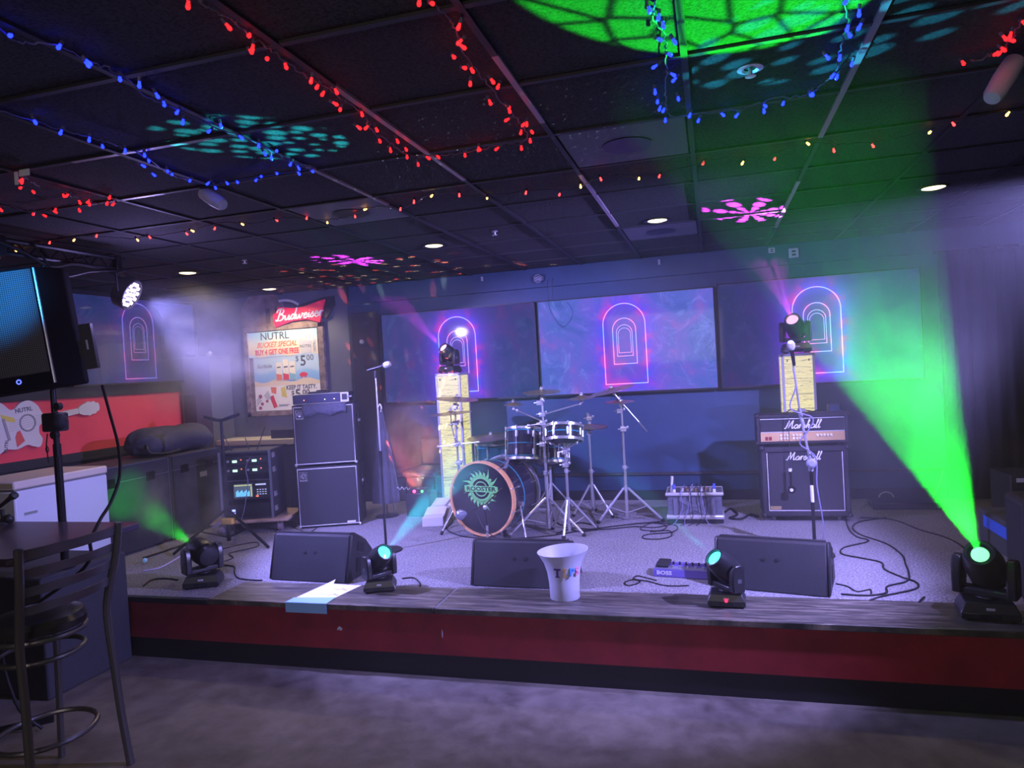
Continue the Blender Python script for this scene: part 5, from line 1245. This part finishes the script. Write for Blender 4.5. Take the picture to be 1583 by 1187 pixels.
# small white cartons and dark shape beside the column
for lab, a, b, r in (('white carton lying end-on in front of the left glowing column', (-2.62, 6.20), (.20, .14, .085), .25), ('flattened carton behind the lying white carton', (-2.66, 6.48), (.22, .14, .12), .1)):
    o = thing('white_carton', lab, 'carton', (a[0], a[1], ZS), r, 'white cartons by the column')
    MB(mat('white_card', (.75, .72, .72), .7)).box((-b[0]/2, -b[1]/2, 0), (b[0]/2, b[1]/2, b[2])).obj('body', o, bevel=.003)
    q = MB(mat('white_card', (.75, .72, .72), .7)); q.faces([(-b[0]/2, b[1]/2, b[2]), (b[0]/2, b[1]/2, b[2]), (b[0]/2+.01, b[1]/2+.12, b[2]+.05), (-b[0]/2+.02, b[1]/2+.12, b[2]+.05), (-b[0]/2, b[1]/2, b[2]+.003), (b[0]/2, b[1]/2, b[2]+.003), (b[0]/2+.01, b[1]/2+.12, b[2]+.053), (-b[0]/2+.02, b[1]/2+.12, b[2]+.053)], [(0,1,2,3),(7,6,5,4),(0,4,5,1),(1,5,6,2),(2,6,7,3),(3,7,4,0)]); q.obj('flap', o)
o = thing('dark_chair', 'dark upholstered chair in the shade behind the cartons', 'chair', (-3.03, 7.08, ZS), -.2)
MB(mat('black_upholstery', (.03, .03, .035), .8)).box((-.22, -.18, .34), (.22, .2, .42)).obj('seat', o, bevel=.03)
MB(mat('black_upholstery', (.03, .03, .035), .8)).box((-.20, .16, .42), (.20, .22, .74)).obj('backrest', o, bevel=.03)
for x in (-.19, .19):
    for y in (-.15, .17): MB(BLKM).cyl((x, y, 0), (x, y, .35), .012).obj('leg', o)

# ---------------------------------------------------------------- right side
o = thing('bass_amplifier_box', 'small dark amplifier with a pale name plate standing on the side riser', 'amplifier', (2.20, 6.06, ZS+.0), 0.05)
MB(TOLEX).box((-.14, -.10, 0), (.26, .25, .45)).obj('cabinet', o, bevel=.01)
MB(mat('pale_label', (.6, .6, .65), .5)).box((-.10, -.104, .395), (.14, -.10, .425)).obj('name_plate', o)
o = thing('black_loudspeaker', 'tall black loudspeaker cut by the right picture edge', 'loudspeaker', (1.74, 4.50, ZS+.002), .05)
MB(TOLEX).prism([(-.17, -.10), (.25, -.12), (.25, .25), (-.12, .25)], 0, .56).obj('cabinet', o, bevel=.03)
MB(GRILL).box((-.14, -.125, .03), (.23, -.108, .53)).obj('grill', o, bevel=.005)
dk = thing('drape', 'dark curtain hanging at the right end of the rear wall', 'curtain', (0, 0, 0))
q = MB(mat('black_curtain', (.012, .014, .022), .9)); n = 60; vs = []
for k in range(n+1):
    x = 2.03+1.3*k/n; y = YB-.10+.03*sin(k*1.15)+.01*sin(k*2.7); vs += [(x, y, ZS+.02), (x, y, 2.71)]
q.faces(vs, [(2*k, 2*k+2, 2*k+3, 2*k+1) for k in range(n)]); cu = q.obj('cloth', dk); cu.modifiers.new('thick', 'SOLIDIFY').thickness = .006
MB(BLKM).cyl((2.0, YB-.10, 2.71), (3.35, YB-.10, 2.71), .012, n=10).obj('rod', dk)
pc = thing('cable_heap', 'small heap of gear and cables at the rear wall right of the amplifier', 'equipment', (1.62, 7.0, ZS))
MB(BLK).box((-.30, -.12, 0), (.25, .12, .06)).obj('box', pc, bevel=.01)
MB(mat('pale_cable', (.4, .45, .35), .5)).tube([(-.17+.06*cos(a), -.02, .09+.05*sin(a)) for a in [k*pi/8 for k in range(9)]], .006, 6).tube([(.20, 0, .06), (.26, 0, .2), (.30, .0, .33)], .004, 6, smooth=4).obj('loose_cable', pc)

# fixtures high on the back wall
for lab, px, py, w_, h_ in (('small metal junction box high on the rear wall above the centre screen', 833, 431, .10, .09), ('small white socket on the rear wall above the left screen', 745, 431, .02, .045), ('small white socket on the rear wall above the centre screen', 1019, 405, .02, .05), ('twin white socket on the rear wall above the right screen', 1193, 387, .06, .05), ('round metal bracket on the rear wall right of the twin socket', 1227, 391, .09, .09)):
    p = P(px, py, y=YB-.055); o = thing('wall_socket' if 'socket' in lab else 'wall_bracket', lab, 'socket' if 'socket' in lab else 'bracket', (p.x, YB-.05, p.z))
    if 'socket' in lab: MB(mat('dull_white', (.45, .45, .5), .5)).cbox((0, -.006, 0), (w_, .012, h_)).use(BLK).cbox((0, -.012, h_*.18), (w_*.4, .003, h_*.2)).cbox((0, -.012, -h_*.18), (w_*.4, .003, h_*.2)).obj('plate', o, bevel=.002)
    else: MB(mat('dull_metal', (.25, .25, .32), .4, .6)).cbox((0, -.02, 0), (w_, .04, h_*.5)).tube([(w_*.4*cos(a), -.045, w_*.4*sin(a)) for a in [k*pi/6 for k in range(12)]], .008, 6, closed=True).cyl((-.03, -.04, .0), (.03, -.06, .03), .01).obj('body', o)
o = thing('hanging_wire', 'thin wires dangling in front of the upper left corner of the centre screen', 'cable', (-1.62, YB-.13, 2.80))
MB(CABLE).tube([(.0, .05, .0), (.0, 0, -.05), (.0, 0, -.25), (.03, 0, -.38), (.13, 0, -.52), (.22, 0, -.46), (.25, 0, -.36), (.19, 0, -.26)], .0025, 5, smooth=5).tube([(.05, .05, 0), (.05, 0, -.04), (.05, 0, -.24)], .003, 5).obj('cord', o)

# ---------------------------------------------------------------- cables on the stage floor
def floor_cable(label, pts, r=.0055, m=CABLE):
    o = thing('floor_cable', label, 'cable', (0, 0, 0))
    MB(m).tube([P(px, py, z=ZS+r+.001) for px, py in pts], r, 6, smooth=7).obj('cord', o)
floor_cable('thin cable winding from the guitar cabinet towards the right wedge', [(1308, 790), (1310, 812), (1322, 828), (1343, 836), (1305, 846), (1302, 856), (1330, 862), (1362, 869), (1368, 880), (1395, 892), (1417, 900), (1415, 910), (1365, 921), (1345, 928)])
floor_cable('looping cable right of the guitar cabinet', [(1370, 800), (1330, 806), (1318, 815), (1330, 826), (1370, 840), (1395, 858), (1400, 872), (1405, 885), (1402, 898), (1372, 906), (1370, 916), (1340, 920), (1300, 918)])
floor_cable('cable crossing from the amplifier to the large green light', [(1330, 800), (1380, 803), (1420, 818), (1455, 828), (1478, 838), (1500, 855)])
floor_cable('short cable bundle behind the right wedge', [(1292, 902), (1310, 906), (1325, 914), (1345, 911), (1347, 917)], .004)
floor_cable('short black offcut of cable near the stage edge at right', [(1421, 931), (1426, 925), (1429, 923)], .006)
floor_cable('long cable running from the bass drum along the front of the kit', [(690, 795), (700, 805), (690, 817), (712, 828), (760, 833), (800, 832), (850, 828), (900, 820), (960, 812), (1020, 806)])
floor_cable('coiled cable left of the grey case', [(960, 812), (1000, 808), (1030, 812), (1020, 820), (990, 818), (1010, 808), (1045, 812), (1040, 822), (1000, 826), (995, 832), (1020, 833), (1038, 828), (1034, 820), (1005, 822)], .0045)
floor_cable('second cable running behind the coil of cable', [(870, 815), (930, 818), (980, 814), (1015, 815), (1055, 806), (1090, 800)], .0045)
floor_cable('cable from the effects unit curling to the left', [(1015, 897), (1000, 893), (985, 890), (980, 894), (990, 899), (972, 905), (966, 900), (978, 896), (1000, 898), (1030, 905), (1065, 905)], .004)
floor_cable('cables lying left of the left wedge', [(345, 868), (360, 862), (355, 855), (385, 848), (400, 843), (395, 838), (370, 842), (345, 848)], .004)
floor_cable('cable from the left green light to the left wedge', [(345, 873), (362, 876), (362, 884), (368, 893), (385, 896), (405, 897)], .0055)
floor_cable('pale cable along the left side behind the green light', [(222, 882), (245, 878), (265, 868), (283, 857)], .005, mat('lilac_cable', (.55, .5, .75), .4))
floor_cable('dark cable bundle along the foot of the road cases', [(222, 862), (250, 853), (280, 843), (300, 838)], .010)
floor_cable('cable arc at the foot of the left green light', [(222, 905), (235, 896), (255, 894), (275, 896)], .006)
floor_cable('curved cable in front of the lower bass cabinet', [(425, 822), (435, 816), (447, 812), (460, 818), (478, 822), (490, 815), (495, 806)], .004)
floor_cable('short cable at the foot of the small moving light', [(622, 894), (640, 893), (650, 903), (649, 907)], .005)
floor_cable('cable bundle under the central stands of the kit', [(855, 800), (870, 812), (900, 808), (925, 815), (900, 822), (880, 818), (860, 825)], .006)
floor_cable('dark bundle of cables right of the grey case', [(1120, 792), (1130, 786), (1140, 795), (1128, 800), (1145, 802), (1160, 795), (1172, 798)], .010)
for lab, px, py, z in (('small glass ball lamp on the corner of the left black box, upper', 224, 866, None), ('small glass ball lamp beside the stage front at floor level', 230, 995, None)):
    pp_ = P(px, py, z=ZS+.03) if py < 900 else P(px, py, z=.03)
    o = tag(MB(mat('pale_glass', (.35, .6, .75), .1, emit=(.15, .35, .5), estr=.15)).sphere((0, 0, 0), .02, n=14).obj('glass_ball', None, loc=pp_), lab, 'lamp')

# ---------------------------------------------------------------- ceiling fittings
names = ('second downlight from the right, above the centre screen', )
DL = [(-2.166, 5.48, 'round warm ceiling downlight above the left screen'), (-0.343, 5.47, 'round warm ceiling downlight above the centre screen'), (1.498, 5.40, 'rightmost warm ceiling downlight, over the green haze'), (-4.606, 5.467, 'warm ceiling downlight in the violet haze at left'), (-4.748, 6.916, 'farthest ceiling downlight, above the red bow-tie sign')]
for x, y, lab in DL:
    o = thing('downlight', lab, 'ceiling light', (x, y, ZC), group=None)
    MB(BLKM).lathe([(.085, -.0005), (.10, -.004), (.088, -.010), (.072, -.006)], None, 28, False).obj('trim_ring', o)
    MB(mat('warm_lamp', (1, .9, .6), emit=(1, .80, .42), estr=3.2)).lathe([(.072, -.006), (.05, -.012), (.001, -.014)], None, 28).obj('lamp', o)
    light('downlight_lamp', 'SPOT', (x, y, ZC-.03), (x, y, 0), DOWN_E*(2.6 if y > 6 else 1), (1.0, 0.78, 0.48), 0.06, 150, 0.5)
def m_vent():
    m = mat('perforated_vent', (.3, .3, .34), .6); t = NT(m.node_tree); b = m.node_tree.nodes['Principled BSDF']
    vo = t.n('ShaderNodeTexVoronoi', feature='F1'); vo.inputs['Scale'].default_value = 70; vo.inputs['Randomness'].default_value = 0.0
    t.put(vo.inputs['Vector'], t.obj()); t.put(b.inputs['Base Color'], t.ramp(vo.outputs['Distance'], [(.3, (.02, .02, .025)), (.42, (.12, .12, .15))])); return m
for x, y, lab in ((-.345, 3.485, 'square perforated ceiling vent right of the red lights'), (-2.17, 4.095, 'square perforated ceiling vent near the starry speckles'), (-.345, 5.925, 'square ceiling vent behind the centre downlight')):
    o = thing('ceiling_vent', lab, 'ceiling vent', (x, y, ZC))
    MB(m_vent()).box((-.285, -.285, -.008), (.285, .285, -.0005)).obj('plate', o, bevel=.002)
    MB(BLK).lathe([(.115, -.0085), (.12, -.012), (.001, -.013)], None, 32).obj('hub', o)
for px, py, r, lab in ((1160, 113, .045, 'round chrome ring sprinkler near the blue lights at right'), (765, 361, .022, 'small sprinkler head in the ceiling above the left screen'), (378, 405, .022, 'small sprinkler head above the framed poster')):
    p = P(px, py, z=ZC-.02); o = thing('fire_sprinkler', lab, 'sprinkler', (p.x, p.y, ZC))
    MB(CHR2).lathe([(r, -.0005), (r*1.05, -.006), (r*.7, -.010), (r*.5, -.004)], None, 24, False).obj('collar', o)
    MB(CHR2).cyl((0, 0, 0), (0, 0, -.03), .007).cyl((0, 0, -.03), (0, 0, -.033), .02, n=12).obj('head', o)
for lab, c, d, L in (('white plastic canister hanging at an angle from the ceiling left of centre', (-2.585, 3.235, ZC-.02), (.80, -.20, -.50), .17), ('white plastic canister at the upper right picture edge', None, (-.50, -.35, -.70), .19)):
    if c is None: c = P(1568, 96, z=ZC-.03)
    o = thing('ceiling_canister', lab, 'canister', c, group='white canisters under the ceiling'); A_ = axis_m((0, 0, 0), d)
    MB(mat('milky_plastic', (.62, .66, .85), .4)).lathe([(.03, -.005), (.036, .0), (.038, .03), (.040, L*.5), (.036, L*.9), (.028, L), (.001, L+.004)], A_, 24).obj('body', o)
    MB(mat('grey_print4', (.2, .2, .3), .5)).lathe([(.014, -.006), (.012, -.012)], A_, 12).obj('cap', o)
    q = MB(mat('grey_print4', (.2, .2, .3), .5))
    for k in range(3): q.cbox((-.012+k*.012, -.0375, .045), (.004, .004, .022), A_)
    q.obj('slot', o)
    MB(CABLE).tube([(0, 0, 0), (0, 0, .012), (.0, .01, .019 if c[2] < ZC-.025 else .012)], .005, 6).obj('mount', o)

# fairy light strings
def fairy(label, path, col, bulbs, group=None, r=.0056, wire=(.12, .12, .2), seed=1, zc=ZC-.028):
    """path in picture positions on the plane just below the ceiling"""
    o = thing('string_lights', label, 'string lights', (0, 0, 0), group=group); rd = random.Random(seed)
    pts = [P(px, py, z=zc) for px, py in path]
    cv = catmull(pts, 8)
    L = [0]
    for a, b in zip(cv, cv[1:]): L.append(L[-1]+(b-a).length)
    MB(mat('wire_%d' % int(wire[2]*100), wire, .5)).tube([p + Vector((rd.uniform(-.006, .006), rd.uniform(-.006, .006), rd.uniform(-.006, .004))) for p in cv], .0028, 5).obj('wire', o)
    pm = {}
    for k in range(bulbs):
        s = L[-1]*(k+.5)/bulbs; i = max(j for j in range(len(L)) if L[j] <= s); i = min(i, len(cv)-2)
        f = (s-L[i])/max(1e-6, L[i+1]-L[i]); p = cv[i].lerp(cv[i+1], f)
        off = Vector((rd.uniform(-.045, .045), rd.uniform(-.05, .05), -rd.uniform(.0, .025)))
        c = col[k % len(col)]
        key = c
        if key not in pm:
            q = MB(mat('wire_%d' % int(wire[2]*100), wire, .5)).cyl((0, 0, .010), (0, 0, .026), .006, n=8)
            q.use(mat('bulb_%d_%d_%d' % tuple(int(v*100) for v in c[:3]), c[:3], .3, emit=c[:3], estr=c[3])).lathe([(.004, .010), (r*.8, .004), (r*1.2, -.006), (r*.7, -.012), (.001, -.010)], None, 8)
            b = q.obj('bulb', o); pm[key] = b
        else:
            b = pm[key].copy(); COL.objects.link(b); b.parent = o
        b.location = p + off; b.rotation_euler = (rd.uniform(-1.0, 1.0), rd.uniform(-1.0, 1.0), 0)
    return o
BL = (.004, .010, 1.0, 13.0); RD = (1.0, .006, .008, 6.5); AM = (1.0, .45, .08, 9.0); DR = (1.0, .03, .03, 7.0)
fairy('string of blue lights making a long loop across the upper left ceiling', [(-30, 8), (20, 62), (75, 68), (150, 98), (190, 118), (232, 152), (278, 170), (330, 196), (400, 222), (450, 250), (487, 259), (430, 268), (350, 282), (318, 285), (262, 268), (225, 242), (180, 225), (140, 212), (80, 195), (20, 178), (-30, 165)], [BL], 44, seed=3)
fairy('string of red lights in a wide V across the middle ceiling', [(305, 2), (345, 22), (372, 40), (405, 68), (440, 92), (475, 118), (505, 135), (535, 158), (565, 180), (572, 196), (605, 222), (635, 240), (668, 240), (715, 236), (770, 224), (815, 212), (795, 178), (755, 132), (735, 105), (712, 70), (700, 35), (672, 8), (655, -15)], [RD], 50, seed=5)
fairy('string of blue lights hanging in a U at the upper right ceiling', [(1015, -10), (1012, 30), (1028, 60), (1030, 110), (1030, 155), (1035, 178), (1060, 178), (1110, 172), (1150, 168), (1195, 152), (1240, 148), (1265, 135), (1290, 110), (1300, 70), (1310, 30), (1305, -10)], [BL], 34, seed=8)
fairy('string of red lights at the far left over the loudspeaker', [(25, 268), (45, 278), (65, 290), (98, 296), (112, 303), (140, 308), (178, 306), (160, 314), (135, 313), (90, 318), (55, 326), (15, 319), (-20, 316)], [RD], 20, seed=9)
fairy('string of red lights by the canister at the upper right edge', [(1600, 5), (1575, 42), (1562, 62), (1545, 82), (1530, 84), (1512, 93), (1500, 92)], [RD], 9, seed=12)
fairy('long dim string of amber and red lights across the whole ceiling', [(-20, 398), (60, 378), (125, 364), (200, 368), (280, 358), (340, 345), (400, 344), (445, 336), (500, 340), (540, 334), (580, 320), (625, 320), (675, 298), (725, 302), (780, 300), (830, 293), (885, 292), (935, 272), (995, 272), (1055, 259), (1117, 244), (1178, 243), (1246, 223), (1310, 222), (1387, 213), (1460, 190), (1537, 174), (1600, 168)], [AM, DR, AM, DR, DR], 38, seed=15, r=.0055, wire=(.03, .03, .05), zc=ZC-.02)
# metal hooks left side (pale fastening tags)
o = thing('hanging_tag', 'pale plastic clip hanging at the start of the far left red lights', 'clip', P(30, 268, z=ZC-.03))
MB(WHT).cbox((-.02, 0, -.02), (.02, .008, .06)).cbox((.03, 0, .0), (.06, .008, .03)).obj('tab', o, bevel=.003)

# laser speckles thrown on the ceiling by the effect light
light('effect_stars', 'SPOT', (-2.9, 6.5, .74), (-1.5, 4.6, 2.93), 300, (.55, .7, .9), .002, 36, .1, gobo_stars)
def gobo_rays(t, u, v):
    a = t.m('ARCTAN2', v, u); r = t.m('SQRT', t.m('ADD', t.m('MULTIPLY', u, u), t.m('MULTIPLY', v, v)))
    vo = t.n('ShaderNodeTexVoronoi', voronoi_dimensions='2D', feature='F1'); vo.inputs['Scale'].default_value = 5.0
    t.put(vo.inputs['Vector'], t.comb(u, v, 0))
    return t.m('MULTIPLY', t.m('SUBTRACT', 1.0, t.smooth(vo.outputs['Distance'], 0.06, 0.15)), 5.5)
light('effect_rays_red', 'SPOT', (-2.96, 6.52, .72), (-3.05, 6.9, 2.2), 420, (1, .10, .08), .002, 75, .2, gobo_rays)
light('effect_rays_gold', 'SPOT', (-2.90, 6.52, .72), (-2.95, 6.9, 2.2), 220, (1, .75, .35), .002, 70, .2, gobo_rays)

# ---------------------------------------------------------------- haze
def haze(name, label, a, b, dens, noise=None, aniso=.25, seed=0):
    m = bpy.data.materials.new(name); m.use_nodes = True; m.node_tree.nodes.clear(); t = NT(m.node_tree)
    out = t.n('ShaderNodeOutputMaterial'); v = t.n('ShaderNodeVolumeScatter'); v.inputs['Anisotropy'].default_value = aniso
    v.inputs['Color'].default_value = (1, 1, 1, 1)
    if noise:
        o_ = t.obj(); mp = t.n('ShaderNodeMapping'); mp.inputs['Location'].default_value = (seed, seed*.7, 0); t.put(mp.inputs[0], o_)
        f = t.noise(mp.outputs[0], noise, 3, .6, .5)
        ln = t.n('ShaderNodeVectorMath', operation='LENGTH')
        sc = t.n('ShaderNodeVectorMath', operation='MULTIPLY'); t.put(sc.inputs[0], o_)
        sc.inputs[1].default_value = tuple(2.0/(b[k]-a[k]) for k in range(3)); t.put(ln.inputs[0], sc.outputs[0])
        fall = t.m('SUBTRACT', 1.0, t.smooth(ln.outputs['Value'], .35, 1.0))
        t.put(v.inputs['Density'], t.m('MULTIPLY', t.m('MULTIPLY', t.smooth(f, .38, .70), fall), dens))
    else: v.inputs['Density'].default_value = dens
    t.put(out.inputs['Volume'], v.outputs[0])
    c = [(a[k]+b[k])/2 for k in range(3)]
    if noise: q = MB(m).sphere((0, 0, 0), 1.0, n=20); 
    else: q = MB(m).box([a[k]-c[k] for k in range(3)], [b[k]-c[k] for k in range(3)])
    if noise:
        for vv in q.bm.verts: vv.co = Vector([vv.co[k]*(b[k]-a[k])/2 for k in range(3)])
    o = q.obj(name, None, loc=c); tag(o, label, 'haze', kind='stuff'); return o
haze('haze', 'thin stage haze filling the room', (XL+.25, 1.2, .05), (3.3, YB-.14, 2.62), HAZE_D)
for args in CLOUDS: haze(*args)
